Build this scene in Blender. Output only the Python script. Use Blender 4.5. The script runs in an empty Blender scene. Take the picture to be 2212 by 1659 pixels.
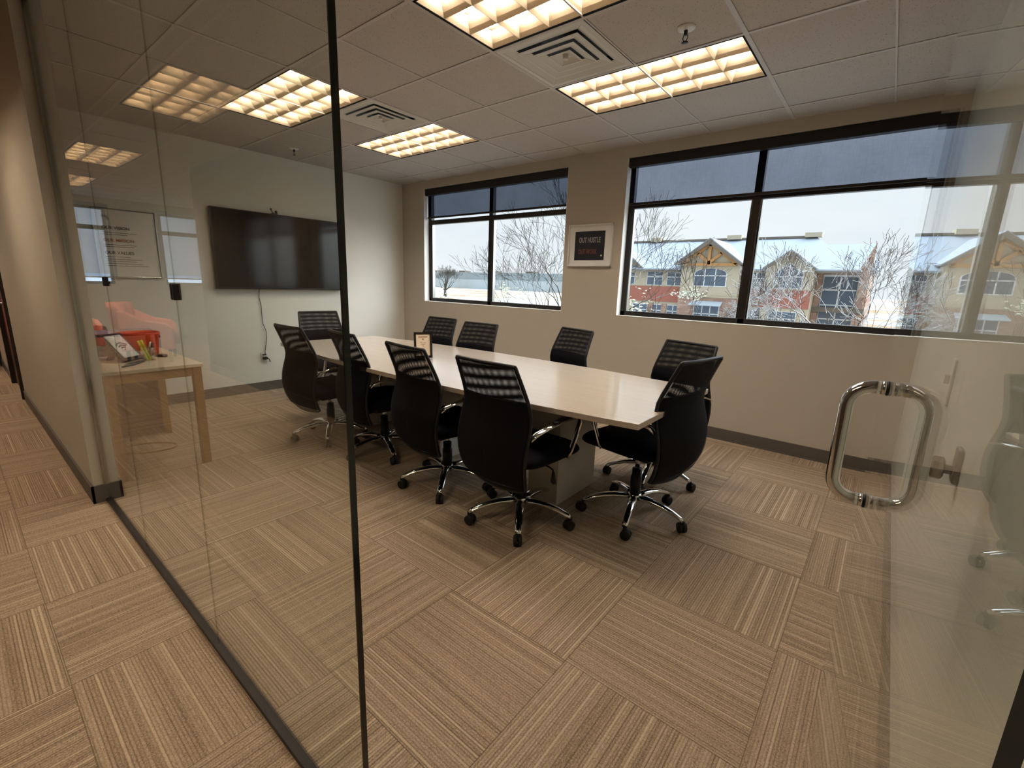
import bpy, bmesh, math, random
from mathutils import Vector, Matrix
R = math.radians
SC = bpy.context.scene
COL = SC.collection

# ------------------------------------------------------------------ camera
def camera():
    yaw, pitch, roll = .678, .217, .0334
    f = Vector((-math.sin(yaw)*math.cos(pitch), math.cos(yaw)*math.cos(pitch), -math.sin(pitch)))
    r = Vector((math.cos(yaw), math.sin(yaw), 0)); up = r.cross(f)
    r2 = math.cos(roll)*r + math.sin(roll)*up; u2 = -math.sin(roll)*r + math.cos(roll)*up
    cd = bpy.data.cameras.new('camera'); cd.sensor_width = 36; cd.lens = 987.5/2212*36
    cd.clip_start = .02; cd.clip_end = 2000
    o = bpy.data.objects.new('camera', cd); COL.objects.link(o)
    m = Matrix((r2, u2, -f)).transposed().to_4x4(); m.translation = (0, 0, 1.35)
    o.matrix_world = m; SC.camera = o
camera()
SC.view_settings.view_transform = 'Standard'; SC.view_settings.look = 'None'
SC.view_settings.gamma = 1; SC.view_settings.use_curve_mapping = False
SC.view_settings.exposure = 0.45
SC.cycles.max_bounces = 10; SC.cycles.transparent_max_bounces = 32
SC.cycles.diffuse_bounces = 5; SC.cycles.glossy_bounces = 5
SC.cycles.caustics_reflective = False; SC.cycles.caustics_refractive = False
SC.cycles.sample_clamp_indirect = 6

SKY = 0.76       # radiance of the overcast sky
LAMP = 58.0      # radiance of the fluorescent lamps

def c(h, a=1):
    h = h.lstrip('#'); v = [int(h[i:i+2], 16)/255 for i in (0, 2, 4)]
    return tuple((x/12.92 if x <= .04045 else ((x+.055)/1.055)**2.4) for x in v) + (a,)

# ------------------------------------------------------------------ node helpers
class NT:
    def __init__(s, name, world=False):
        if world:
            s.m = bpy.data.worlds.new(name); s.m.use_nodes = True
        else:
            s.m = bpy.data.materials.new(name); s.m.use_nodes = True
        s.t = s.m.node_tree; s.t.nodes.clear()
    def n(s, typ, ins=None, **kw):
        nd = s.t.nodes.new(typ)
        for k, v in kw.items(): setattr(nd, k, v)
        for k, v in (ins or {}).items():
            sk = nd.inputs[k]
            if isinstance(v, bpy.types.NodeSocket): s.t.links.new(v, sk)
            elif isinstance(v, bpy.types.Node): s.t.links.new(v.outputs[0], sk)
            else: sk.default_value = v
        return nd
    def math(s, op, a, b=None, cc=None, clamp=False):
        i = {0: a}
        if b is not None: i[1] = b
        if cc is not None: i[2] = cc
        return s.n('ShaderNodeMath', i, operation=op, use_clamp=clamp).outputs[0]
    def mix(s, f, a, b):
        nd = s.n('ShaderNodeMix', None, data_type='RGBA')
        for sk, v in ((nd.inputs[0], f), (nd.inputs[6], a), (nd.inputs[7], b)):
            if isinstance(v, bpy.types.NodeSocket): s.t.links.new(v, sk)
            else: sk.default_value = v
        return nd.outputs[2]
    def out(s, sh, world=False):
        o = s.t.nodes.new('ShaderNodeOutputWorld' if world else 'ShaderNodeOutputMaterial')
        s.t.links.new(sh.outputs[0] if isinstance(sh, bpy.types.Node) else sh, o.inputs[0]); return s.m
    def bsdf(s, **k):
        nm = dict(color='Base Color', rough='Roughness', metal='Metallic', spec='Specular IOR Level', coat='Coat Weight', coatr='Coat Roughness', normal='Normal', ecol='Emission Color', estr='Emission Strength')
        return s.n('ShaderNodeBsdfPrincipled', {nm[a]: b for a, b in k.items()})
    def pos(s, obj=False):
        if obj: return s.n('ShaderNodeTexCoord').outputs['Object']
        return s.n('ShaderNodeNewGeometry').outputs['Position']
    def bump(s, h, strength=.3, dist=.002):
        return s.n('ShaderNodeBump', {'Height': h, 'Strength': strength, 'Distance': dist}).outputs[0]
    def noise(s, vec, scale, detail=3, rough=.6):
        return s.n('ShaderNodeTexNoise', {'Vector': vec, 'Scale': scale, 'Detail': detail, 'Roughness': rough}).outputs[0]
    def ramp(s, f, stops):
        nd = s.n('ShaderNodeValToRGB', {0: f}); e = nd.color_ramp.elements
        while len(e) < len(stops): e.new(.5)
        for el, (p, col) in zip(e, stops): el.position = p; el.color = col
        return nd.outputs[0]

def M_plain(name, col, rough=.6, metal=0, spec=.4, var=.0, scale=20, bump=0, bscale=300, **k):
    t = NT(name); P = t.pos(True); color = col
    if var:
        nz = t.noise(P, scale); color = t.mix(nz, tuple(x*(1-var) for x in col[:3])+(1,), tuple(min(1, x*(1+var)) for x in col[:3])+(1,))
    kw = dict(color=color, rough=rough, metal=metal, spec=spec, **k)
    if bump: kw['normal'] = t.bump(t.noise(P, bscale, 2), bump, .001)
    return t.out(t.bsdf(**kw))

M = {}
M['wall'] = M_plain('wall_paint', c('b6aea0'), .75, spec=.25, var=.02, scale=3, bump=.15, bscale=160)
M['walllight'] = M_plain('pale_paint', c('d6d4ca'), .7, spec=.25, var=.02, scale=3, bump=.15, bscale=160)
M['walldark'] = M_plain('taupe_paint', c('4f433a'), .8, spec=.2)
M['wall_white'] = M_plain('white_reveal', c('dcdad4'), .7, spec=.2)
M['base'] = M_plain('rubber_base', c('56504a'), .55, spec=.4, var=.05)
M['bronze'] = M_plain('bronze_aluminium', c('241f1d'), .45, .3, spec=.4, var=.05)
M['grid'] = M_plain('ceiling_tee', c('b9b2aa'), .5, spec=.3)
M['black'] = M_plain('black_plastic', c('121214'), .4, spec=.35, var=.1)
M['blackgap'] = M_plain('black_gap', c('060606'), .8, spec=.1)
M['rubber'] = M_plain('caster_rubber', c('1b1a19'), .6, spec=.3, var=.1)
M['chrome'] = M_plain('chrome', c('d9d9d8'), .09, 1.0)
M['steel'] = M_plain('polished_steel', c('a9aaa6'), .12, 1.0)
M['fabric'] = M_plain('black_fabric', c('0b0c12'), .9, spec=.15, var=.25, scale=90, bump=.4, bscale=700)
M['darkwood'] = M_plain('dark_wood', c('231714'), .3, spec=.5, var=.2, scale=12)
M['white'] = M_plain('white_plastic', c('dcdad3'), .4, spec=.4)
M['diffuser'] = M_plain('vent_metal', c('c2beb2'), .45, spec=.4)
M['orange'] = M_plain('orange_plastic', c('dd4a20'), .4, spec=.4, var=.03)
M['oak'] = M_plain('oak_leg', c('8f6d3e'), .5, spec=.3, var=.12, scale=15)
M['brownpanel'] = M_plain('brown_panel', c('483426'), .7, spec=.2, var=.25, scale=40)
M['salmon'] = M_plain('salmon_upholstery', c('f09c8c'), .8, spec=.2, var=.05, scale=30)
M['redwood'] = M_plain('mahogany', c('5a1d1d'), .25, spec=.5, var=.1)
M['paper'] = M_plain('cream_paper', c('e9d9bf'), .7, spec=.2)
M['ink'] = M_plain('ink', c('2b2927'), .7, spec=.2)
M['inkred'] = M_plain('ink_red', c('8a4a32'), .7, spec=.2)
M['screen'] = M_plain('display_glass', c('100e0d'), .09, spec=.3)
M['lighttop'] = M_plain('pale_desk_top', c('dccdb4'), .4, spec=.4, var=.03)
M['postergrey'] = M_plain('poster_grey', c('dbd8cf'), .5, spec=.3)
M['navy'] = M_plain('navy_print', c('171a24'), .35, spec=.5)
M['greyletter'] = M_plain('grey_letter', c('8b888c'), .5)
M['redletter'] = M_plain('red_letter', c('683a3b'), .5)
M['yellow'] = M_plain('highlighter_yellow', c('d5e02a'), .4)
M['brass'] = M_plain('warm_bronze', c('8d8272'), .3, .7)
M['pedestal'] = M_plain('grey_laminate', c('c3bdb2'), .5, spec=.3)
M['redjar'] = M_plain('dark_red_plastic', c('5a1718'), .2, spec=.6)
M['bluegrey'] = M_plain('cream_print', c('f0efe9'), .5)
M['greyswoosh'] = M_plain('grey_print', c('4d4f52'), .5)

def m_ceiling():
    t = NT('acoustic_tile'); P = t.pos()
    v = t.n('ShaderNodeTexVoronoi', {'Vector': P, 'Scale': 75.0, 'Randomness': 1.0}, feature='F1').outputs[0]
    big = t.noise(P, 55, 3, .7)
    spk = t.math('LESS_THAN', t.math('ADD', v, t.math('MULTIPLY', big, .35)), .33)
    col = t.mix(spk, c('b6afa7'), c('6a635c'))
    col2 = t.mix(t.noise(P, 6), col, c('a39c94'))
    nd = t.bsdf(color=t.mix(.35, col, col2), rough=.9, spec=.1, normal=t.bump(big, .2, .002))
    return t.out(nd)
M['ceiling'] = m_ceiling()

def m_carpet():
    t = NT('carpet_tiles'); P = t.pos()
    xyz = t.n('ShaderNodeSeparateXYZ', {0: P}); x, y = xyz.outputs[0], xyz.outputs[1]
    u = t.math('DIVIDE', t.math('ADD', x, .715), .5925); v = t.math('DIVIDE', t.math('SUBTRACT', y, 1.255), .5860)
    fu, fv = t.math('FLOOR', u), t.math('FLOOR', v)
    par = t.math('PINGPONG', t.math('ADD', fu, fv), 1.0)
    par = t.math('GREATER_THAN', par, .5)
    across = t.math('ADD', t.math('MULTIPLY', x, par), t.math('MULTIPLY', y, t.math('SUBTRACT', 1, par)))
    along = t.math('ADD', t.math('MULTIPLY', y, par), t.math('MULTIPLY', x, t.math('SUBTRACT', 1, par)))
    tid = t.math('ADD', t.math('MULTIPLY', fu, 7.31), t.math('MULTIPLY', fv, 3.77))
    def vec(a, b, z): return t.n('ShaderNodeCombineXYZ', {0: a, 1: b, 2: z}).outputs[0]
    # tuft rows: a white-noise value per 5.5 mm row, drifting slowly along the row
    row = t.math('FLOOR', t.math('DIVIDE', across, .0098))
    w = t.n('ShaderNodeTexWhiteNoise', {'Vector': vec(row, tid, 0)}, noise_dimensions='3D').outputs[0]
    band = t.noise(vec(t.math('MULTIPLY', across, 45), t.math('MULTIPLY', along, 1.5), tid), 1, 2, .6)
    dash = t.noise(vec(t.math('MULTIPLY', row, 1.7), t.math('MULTIPLY', along, 48), tid), 1, 2, .7)
    fuzz = t.noise(P, 190, 3, .85)
    w2 = t.n('ShaderNodeTexWhiteNoise', {'Vector': vec(row, tid, 5)}, noise_dimensions='3D').outputs[0]
    f = t.math('ADD', t.math('MULTIPLY', w, .10), t.math('MULTIPLY', band, .30))
    f = t.math('ADD', f, t.math('MULTIPLY', dash, .22))
    f = t.math('ADD', f, t.math('ADD', .13, t.math('MULTIPLY', t.math('SUBTRACT', fuzz, .5), 1.25)))
    col = t.ramp(f, [(.22, c('705f4e')), (.42, c('9c8975')), (.60, c('b29e89')), (.82, c('dcc9b0'))])
    # dark groove between tuft rows, of uneven depth from row to row, and a few pale rows
    fr = t.math('FRACT', t.math('DIVIDE', across, .0098))
    g0 = t.math('POWER', t.math('MULTIPLY', t.math('ABSOLUTE', t.math('SUBTRACT', fr, .5)), 2.0), 2.2)
    w3 = t.n('ShaderNodeTexWhiteNoise', {'Vector': vec(t.math('FLOOR', t.math('ADD', t.math('DIVIDE', across, .0098), .5)), tid, 9)}, noise_dimensions='3D').outputs[0]
    gro = t.math('MULTIPLY', g0, t.math('ADD', .30, t.math('MULTIPLY', t.math('POWER', w3, 1.8), .65)))
    col = t.mix(gro, col, c('564739'))
    pale = t.math('MULTIPLY', t.math('GREATER_THAN', w2, .88), t.math('SUBTRACT', 1, g0))
    col = t.mix(t.math('MULTIPLY', pale, .26), col, c('e6d3b6'))
    eu = t.math('ABSOLUTE', t.math('SUBTRACT', t.math('FRACT', u), .5)); ev = t.math('ABSOLUTE', t.math('SUBTRACT', t.math('FRACT', v), .5))
    seam = t.math('GREATER_THAN', t.math('MAXIMUM', eu, ev), .497)
    col = t.mix(t.math('MULTIPLY', seam, .5), col, c('2c2016'))
    stain = t.math('GREATER_THAN', t.noise(P, 1.1, 3), .66)
    col = t.mix(t.math('MULTIPLY', stain, .12), col, c('4a3d33'))
    nd = t.bsdf(color=col, rough=.95, spec=.08, normal=t.bump(t.math('SUBTRACT', fuzz, g0), .3, .003))
    return t.out(nd)
M['carpet'] = m_carpet()

def m_glass(name, tint, r=1.0):
    # clear architectural glass: straight-through transmission with a Fresnel reflection on each face
    t = NT(name); g = t.n('ShaderNodeNewGeometry')
    ior = t.math('ADD', 1.5, t.math('MULTIPLY', g.outputs['Backfacing'], 1/1.5-1.5))
    fr = t.n('ShaderNodeFresnel', {'IOR': ior}).outputs[0]
    tr = t.n('ShaderNodeBsdfTransparent', {'Color': tint}); gl = t.n('ShaderNodeBsdfGlossy', {'Color': (1, 1, 1, 1), 'Roughness': 0.0})
    return t.out(t.n('ShaderNodeMixShader', {0: t.math('MULTIPLY', fr, r, clamp=True), 1: tr.outputs[0], 2: gl.outputs[0]}))
M['glass'] = m_glass('clear_glass', (.955, .975, .955, 1))
M['pane'] = m_glass('window_glass', (.97, .985, .985, 1), .5)
M['acrylic'] = m_glass('acrylic', (.96, .97, .96, 1))
M['seam'] = m_glass('joint_edge', (.80, .81, .76, 1), .8)
M['glassedge'] = M_plain('glass_edge', c('050c0a'), .15, spec=.6)

def m_shade(name, tcol, dcol, amt):
    t = NT(name); P = t.pos(True)
    xyz = t.n('ShaderNodeSeparateXYZ', {0: P})
    a = t.noise(t.n('ShaderNodeVectorMath', {0: P, 1: (260, 260, 14)}, operation='MULTIPLY').outputs[0], 1, 2)
    b = t.noise(t.n('ShaderNodeVectorMath', {0: P, 1: (14, 14, 260)}, operation='MULTIPLY').outputs[0], 1, 2)
    cl = t.noise(P, 3.5, 4)
    f = t.math('ADD', t.math('MULTIPLY', t.math('ADD', a, b), .5), t.math('MULTIPLY', t.math('SUBTRACT', cl, .5), .6), clamp=True)
    tc = t.mix(f, tuple(x*.72 for x in tcol[:3])+(1,), tuple(min(1, x*1.3) for x in tcol[:3])+(1,))
    tr = t.n('ShaderNodeBsdfTransparent', {'Color': tc}); df = t.n('ShaderNodeBsdfDiffuse', {'Color': dcol})
    return t.out(t.n('ShaderNodeMixShader', {0: amt, 1: tr.outputs[0], 2: df.outputs[0]}))
M['shade'] = m_shade('dark_screen_shade', (.29, .32, .39, 1), c('2a2b2f'), .25); M['shade1'] = m_shade('darker_screen_shade', (.13, .15, .19, 1), c('2a2b2f'), .25)
M['shade2'] = m_shade('grey_screen_shade', (.45, .50, .58, 1), c('8c8f95'), .3)

def m_net(name='chair_net', pz=.0040, px=.0042):
    # woven net: strands with real open holes, two of these sheets behind one another make the moire
    t = NT(name); P = t.pos(True); xyz = t.n('ShaderNodeSeparateXYZ', {0: P})
    def strand(v, p, w):
        return t.math('LESS_THAN', t.math('FRACT', t.math('DIVIDE', v, p)), w)
    a = strand(xyz.outputs[0], px, .38); b = strand(xyz.outputs[2], pz, .60)
    k = t.math('MAXIMUM', a, b)
    tr = t.n('ShaderNodeBsdfTransparent', {'Color': (1, 1, 1, 1)}); df = t.bsdf(color=c('0d0e13'), rough=.8, spec=.2)
    return t.out(t.n('ShaderNodeMixShader', {0: k, 1: tr.outputs[0], 2: df.outputs[0]}))
M['net'] = m_net(); M['net2'] = m_net('chair_net_rear', .00365, .0044)

def m_laminate():
    t = NT('maple_laminate'); P = t.pos(True)
    g = t.noise(t.n('ShaderNodeVectorMath', {0: P, 1: (3, 60, 60)}, operation='MULTIPLY').outputs[0], 1, 4, .6)
    col = t.mix(g, c('b3a799'), c('c6bbae'))
    return t.out(t.bsdf(color=col, rough=.26, spec=.5, coat=.5, coatr=.12))
M['table'] = m_laminate()
def m_brick(name, c1, c2, mort, sc, bw=.5, rh=.25):
    t = NT(name); P = t.pos(); xyz = t.n('ShaderNodeSeparateXYZ', {0: P})
    v = t.n('ShaderNodeCombineXYZ', {0: xyz.outputs[0], 1: xyz.outputs[2], 2: 0.0}).outputs[0]
    nd = t.n('ShaderNodeTexBrick', {'Vector': v, 'Color1': c1, 'Color2': c2, 'Mortar': mort, 'Scale': sc, 'Mortar Size': .02, 'Brick Width': bw, 'Row Height': rh})
    nz = t.noise(P, 2.5, 4); col = t.mix(t.math('MULTIPLY', nz, .5), nd.outputs[0], mort)
    return t.out(t.bsdf(color=col, rough=.9, spec=.1))
M['brick'] = m_brick('red_brick', c('9a5547'), c('a66456'), c('9c776a'), 3.0)
M['stone'] = m_brick('ledge_stone', c('97796a'), c('b39d8a'), c('87706a'), 1.6, .9, .35)
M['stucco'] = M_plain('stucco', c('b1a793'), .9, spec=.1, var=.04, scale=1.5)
M['trimb'] = M_plain('grey_fascia', c('6f685f'), .8, spec=.2)
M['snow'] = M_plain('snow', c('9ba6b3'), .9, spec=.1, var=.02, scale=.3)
M['timber'] = M_plain('cedar_timber', c('ad8355'), .8, spec=.1, var=.15, scale=3)
M['whitetrim'] = M_plain('white_window_trim', c('cfd3d4'), .7)
M['bglass'] = M_plain('dark_window_glass', c('4f5c6b'), .15, spec=.6, var=.25, scale=.8)
M['awning'] = M_plain('awning_metal', c('a8b4bd'), .5)
M['warehouse'] = M_plain('warehouse_wall', c('b4bfc4'), .8, var=.03, scale=.05)
M['warehouse2'] = M_plain('warehouse_band', c('8f9ca2'), .8)
def m_twig(name, bark, amt):
    t = NT(name); g = t.n('ShaderNodeNewGeometry'); nz = t.n('ShaderNodeSeparateXYZ', {0: g.outputs['Normal']}).outputs[2]
    k = t.math('GREATER_THAN', t.math('ADD', nz, t.math('MULTIPLY', t.math('SUBTRACT', t.noise(t.pos(), 3), .5), 1.2)), amt)
    return t.out(t.bsdf(color=t.mix(k, bark, c('c9cbca')), rough=.9, spec=.1))
M['bark'] = m_twig('bark_dark', c('4d4740'), .75)
M['barksnow'] = m_twig('bark_snowy', c('5d5149'), .15)
M['blossom'] = M_plain('snowy_bud', c('dcdfcb'), .9, spec=.1)
def m_ground():
    t = NT('snowy_ground'); P = t.pos()
    n = t.noise(P, .035, 5, .65)
    col = t.ramp(n, [(.40, c('b9bcc0')), (.50, c('aeaaa2')), (.56, c('95795a')), (.66, c('b0aca6'))])
    return t.out(t.bsdf(color=col, rough=1, spec=.05))
M['ground'] = m_ground()
def m_lamp(name, col, k):
    t = NT(name); e = t.n('ShaderNodeEmission', {'Color': col, 'Strength': k})
    return t.out(e)
M['lamp'] = m_lamp('fluorescent_glow', (1.0, .88, .75, 1), LAMP); M['lampwarm'] = m_lamp('warm_fluorescent_glow', (1.0, .80, .58, 1), LAMP*1.2)
M['louver'] = M_plain('louver_reflector', c('dfcdb0'), .4, spec=.5)

# ------------------------------------------------------------------ world: soft overcast sky
def world():
    t = NT('overcast', True); tc = t.n('ShaderNodeTexCoord').outputs['Generated']
    z = t.n('ShaderNodeSeparateXYZ', {0: tc}).outputs[2]
    n = t.noise(t.n('ShaderNodeVectorMath', {0: tc, 1: (1, 1, 2.6)}, operation='MULTIPLY').outputs[0], 2.3, 5, .55)
    cl = t.ramp(n, [(.35, (.66, .77, .87, 1)), (.52, (.80, .89, .95, 1)), (.66, (.93, .97, .99, 1))])
    low = t.ramp(t.math('ADD', z, 0.0), [(0.0, (.93, .96, .98, 1)), (.12, (.90, .95, .98, 1)), (.3, (.8, .88, .95, 1))])
    col = t.mix(.55, cl, low)
    up = t.math('MULTIPLY', t.math('SMOOTH_MIN', t.math('MAXIMUM', t.math('SUBTRACT', z, .22), 0.0), .5, .05), 3.0)
    sd = Vector((.60, .50, .60)).normalized()
    dt = t.n('ShaderNodeVectorMath', {0: t.n('ShaderNodeVectorMath', {0: tc}, operation='NORMALIZE').outputs[0], 1: tuple(sd)}, operation='DOT_PRODUCT').outputs['Value']
    up = t.math('ADD', up, t.math('MULTIPLY', t.math('POWER', t.math('MAXIMUM', t.math('DIVIDE', t.math('SUBTRACT', dt, .66), .34), 0.0), 1.5), 11.0))  # sun glow behind high cloud
    w = t.out(t.n('ShaderNodeBackground', {'Color': col, 'Strength': t.math('MULTIPLY', t.math('ADD', 1.0, up), SKY)}), True)
    SC.world = w
world()

# ------------------------------------------------------------------ mesh builder
class MB:
    def __init__(s): s.v = []; s.f = []; s.sm = []; s.mi = []; s.cur = 0
    def add(s, vs, fs, smooth=False):
        b = len(s.v); s.v += [tuple(p) for p in vs]
        for f in fs: s.f.append(tuple(b+i for i in f)); s.sm.append(smooth); s.mi.append(s.cur)
        return s
    def box(s, x0, x1, y0, y1, z0, z1):
        if x0 > x1: x0, x1 = x1, x0
        if y0 > y1: y0, y1 = y1, y0
        if z0 > z1: z0, z1 = z1, z0
        return s.add([(x0,y0,z0),(x1,y0,z0),(x1,y1,z0),(x0,y1,z0),(x0,y0,z1),(x1,y0,z1),(x1,y1,z1),(x0,y1,z1)],
                     [(0,3,2,1),(4,5,6,7),(0,1,5,4),(1,2,6,5),(2,3,7,6),(3,0,4,7)])
    def obox(s, ctr, size, rot):
        h = [d/2 for d in size]; ctr = Vector(ctr); vs = []
        for z in (-1, 1):
            for x, y in ((-1,-1),(1,-1),(1,1),(-1,1)): vs.append(ctr + rot @ Vector((x*h[0], y*h[1], z*h[2])))
        return s.add(vs, [(0,3,2,1),(4,5,6,7),(0,1,5,4),(1,2,6,5),(2,3,7,6),(3,0,4,7)])
    def bar(s, a, b, w, h, up=(0,0,1)):
        a, b = Vector(a), Vector(b); d = (b-a); L = d.length; d.normalize(); u = Vector(up)
        x = d.cross(u)
        if x.length < 1e-4: x = d.cross(Vector((0,1,0)))
        x.normalize(); z = x.cross(d)
        return s.obox((a+b)/2, (w, L, h), Matrix((x, d, z)).transposed())
    def tube(s, pts, rad, n=10, closed=False, sq=(1, 1), up=(0, 0, 1), caps=True, smooth=True):
        pts = [Vector(p) for p in pts]; k = len(pts)
        if not hasattr(rad, '__len__'): rad = [rad]*k
        b = len(s.v); px = None
        for i, p in enumerate(pts):
            if closed: d = pts[(i+1) % k]-pts[i-1]
            else: d = pts[min(i+1, k-1)]-pts[max(i-1, 0)]
            if d.length < 1e-9: d = Vector((0, 0, 1))
            d.normalize()
            x = d.cross(Vector(up)) if px is None else px - d*px.dot(d)
            if x.length < 1e-3: x = d.cross(Vector((1, .01, 0)))
            x.normalize(); px = x; y = x.cross(d)
            for j in range(n):
                a = 2*math.pi*j/n
                s.v.append(tuple(p + x*math.cos(a)*rad[i]*sq[0] + y*math.sin(a)*rad[i]*sq[1]))
        for i in range(k if closed else k-1):
            for j in range(n):
                a0 = b+i*n+j; a1 = b+i*n+(j+1) % n; c0 = b+((i+1) % k)*n+j; c1 = b+((i+1) % k)*n+(j+1) % n
                s.f.append((a0, a1, c1, c0)); s.sm.append(smooth); s.mi.append(s.cur)
        if caps and not closed:
            s.f.append(tuple(b+j for j in range(n))[::-1]); s.sm.append(False); s.mi.append(s.cur)
            s.f.append(tuple(b+(k-1)*n+j for j in range(n))); s.sm.append(False); s.mi.append(s.cur)
        return s
    def lathe(s, prof, ctr=(0,0,0), axis='z', n=20, smooth=True):
        b = len(s.v); ctr = Vector(ctr)
        for r, h in prof:
            for j in range(n):
                a = 2*math.pi*j/n; q = (r*math.cos(a), r*math.sin(a), h)
                if axis == 'x': q = (q[2], q[0], q[1])
                elif axis == 'y': q = (q[1], q[2], q[0])
                s.v.append(tuple(ctr+Vector(q)))
        for i in range(len(prof)-1):
            for j in range(n):
                s.f.append((b+i*n+j, b+i*n+(j+1) % n, b+(i+1)*n+(j+1) % n, b+(i+1)*n+j)); s.sm.append(smooth); s.mi.append(s.cur)
        for i, rev in ((0, True), (len(prof)-1, False)):
            if prof[i][0] > 1e-6:
                f = tuple(b+i*n+j for j in range(n)); s.f.append(f[::-1] if rev else f); s.sm.append(False); s.mi.append(s.cur)
        return s
    def prism(s, poly, d0, d1, plane='xy'):
        def q(a, b_, d): return {'xy': (a, b_, d), 'xz': (a, d, b_), 'yz': (d, a, b_)}[plane]
        n = len(poly); vs = [q(a, b_, d0) for a, b_ in poly]+[q(a, b_, d1) for a, b_ in poly]
        fs = [tuple(range(n))[::-1], tuple(range(n, 2*n))]+[(i, (i+1) % n, n+(i+1) % n, n+i) for i in range(n)]
        return s.add(vs, fs)
    def quad(s, a, b, cc, d): return s.add([a, b, cc, d], [(0, 1, 2, 3)])
    def surf(s, rows, smooth=True, close=False):
        b = len(s.v); m = len(rows[0])
        for r in rows: s.v += [tuple(p) for p in r]
        for i in range(len(rows)-1):
            for j in range(m if close else m-1):
                s.f.append((b+i*m+j, b+i*m+(j+1) % m, b+(i+1)*m+(j+1) % m, b+(i+1)*m+j)); s.sm.append(smooth); s.mi.append(s.cur)
        return s
    def build(s, name, mats, parent=None, org=(0,0,0), bevel=0, seg=2, solid=0, recalc=True):
        me = bpy.data.meshes.new(name); o = Vector(org)
        me.from_pydata([tuple(Vector(p)-o) for p in s.v], [], s.f)
        me.polygons.foreach_set('use_smooth', s.sm)
        if not isinstance(mats, (list, tuple)): mats = [mats]
        for m in mats: me.materials.append(M[m] if isinstance(m, str) else m)
        me.polygons.foreach_set('material_index', s.mi)
        if recalc:
            bm = bmesh.new(); bm.from_mesh(me); bmesh.ops.recalc_face_normals(bm, faces=bm.faces); bm.to_mesh(me); bm.free()
        me.update()
        ob = bpy.data.objects.new(name, me); COL.objects.link(ob)
        if parent is not None: ob.parent = parent
        else: ob.location = o
        if solid:
            md = ob.modifiers.new('solid', 'SOLIDIFY'); md.thickness = solid
        if bevel:
            md = ob.modifiers.new('bevel', 'BEVEL'); md.width = bevel; md.segments = seg; md.limit_method = 'ANGLE'; md.angle_limit = R(35)
        return ob

def tag(o, label=None, cat=None, group=None, kind=None):
    if label: o['label'] = label
    if cat: o['category'] = cat
    if group: o['group'] = group
    if kind: o['kind'] = kind
    return o
def thing(name, loc, label, cat, group=None, kind=None, rz=0):
    o = bpy.data.objects.new(name, None); COL.objects.link(o); o.location = loc; o.rotation_euler = (0, 0, rz)
    o.empty_display_size = .1
    return tag(o, label, cat, group, kind)
def copy_tree(o, parent=None):
    q = o.copy(); COL.objects.link(q)
    if parent is not None: q.parent = parent
    for ch in o.children: copy_tree(ch, q)
    return q
def text(name, body, mat, parent, loc, size, rot, depth=.001, sx=1, align='LEFT', bold=.03):
    cu = bpy.data.curves.new(name, 'FONT'); cu.body = body; cu.size = size; cu.extrude = depth; cu.align_x = align; cu.offset = size*bold
    tmp = bpy.data.objects.new(name+'_tmp', cu); COL.objects.link(tmp)
    dg = bpy.context.evaluated_depsgraph_get(); me = bpy.data.meshes.new_from_object(tmp.evaluated_get(dg))
    bpy.data.objects.remove(tmp); bpy.data.curves.remove(cu)
    me.materials.clear(); me.materials.append(M[mat])
    o = bpy.data.objects.new(name, me); COL.objects.link(o); o.parent = parent; o.location = loc; o.rotation_euler = rot; o.scale = (sx, 1, 1)
    return o

# ------------------------------------------------------------------ room dimensions
WY, TX, HC, PY, RX = 4.365, -5.64, 2.66, .458, .20
U = .61; AX, AY = -2.0267, 2.236
W1 = (-5.17, -2.845); W2 = (-2.172, .155); SILL, HEAD = 1.06, 2.56
LX, CY, LC = -11.7, -1.35, -7.3           # lobby window wall, far corridor wall, its corner
FIX = [(0, -1), (0, 1), (-4, -1), (-4, 1)]                 # room troffers (grid cells, 2 x 1)
FIXC = [(0, -5), (-5, -5), (-10, -5), (-14, -5)]           # corridor and lobby; first one added out of view to light the near floor
VENT = [(0, 0), (-3, 0)]

def struct(mb, name, mat, label, cat, org=None, **k):
    return tag(mb.build(name, mat, None, org or (0, 0, 0), **k), label, cat, kind='structure')

struct(MB().box(LX-.1, .4, -5.2, WY+.15, -.12, 0), 'floor', 'carpet', 'brown striped carpet tile floor laid in quarter turned squares', 'floor')

# ceiling: tiles with openings where lamps and vents sit
def ceiling():
    mb = MB(); holes = set()
    for i, j in FIX+FIXC: holes |= {(i, j), (i+1, j)}
    for q in VENT: holes.add(q)
    x0, x1, y0, y1 = LX, RX+.05, -5.1, WY
    i0 = math.floor((x0-AX)/U); i1 = math.ceil((x1-AX)/U); j0 = math.floor((y0-AY)/U); j1 = math.ceil((y1-AY)/U)
    for i in range(i0, i1):
        for j in range(j0, j1):
            if (i, j) in holes: continue
            a, b = max(x0, AX+U*i), min(x1, AX+U*(i+1)); e, f = max(y0, AY+U*j), min(y1, AY+U*(j+1))
            mb.quad((a, e, HC), (a, f, HC), (b, f, HC), (b, e, HC))
    ce = struct(mb, 'ceiling', 'ceiling', 'suspended ceiling of speckled grey acoustic tiles in a metal grid', 'ceiling', recalc=False)
    g = MB()
    for i in range(i0+1, i1):
        x = AX+U*i
        w = .012 if i % 2 == 0 else .0045
        g.box(x-w, x+w, y0, y1, HC-.005, HC+.002)
    for j in range(j0+1, j1):
        y = AY+U*j; g.box(x0, x1, y-.010, y+.010, HC-.0045, HC+.002)
    g.build('ceiling_grid', 'grid', ce)
    MB().box(x0-.1, x1+.1, y0-.1, y1+.1, HC+.32, HC+.36).build('ceiling_slab', 'black', ce)
    return ce
ceiling()

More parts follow.
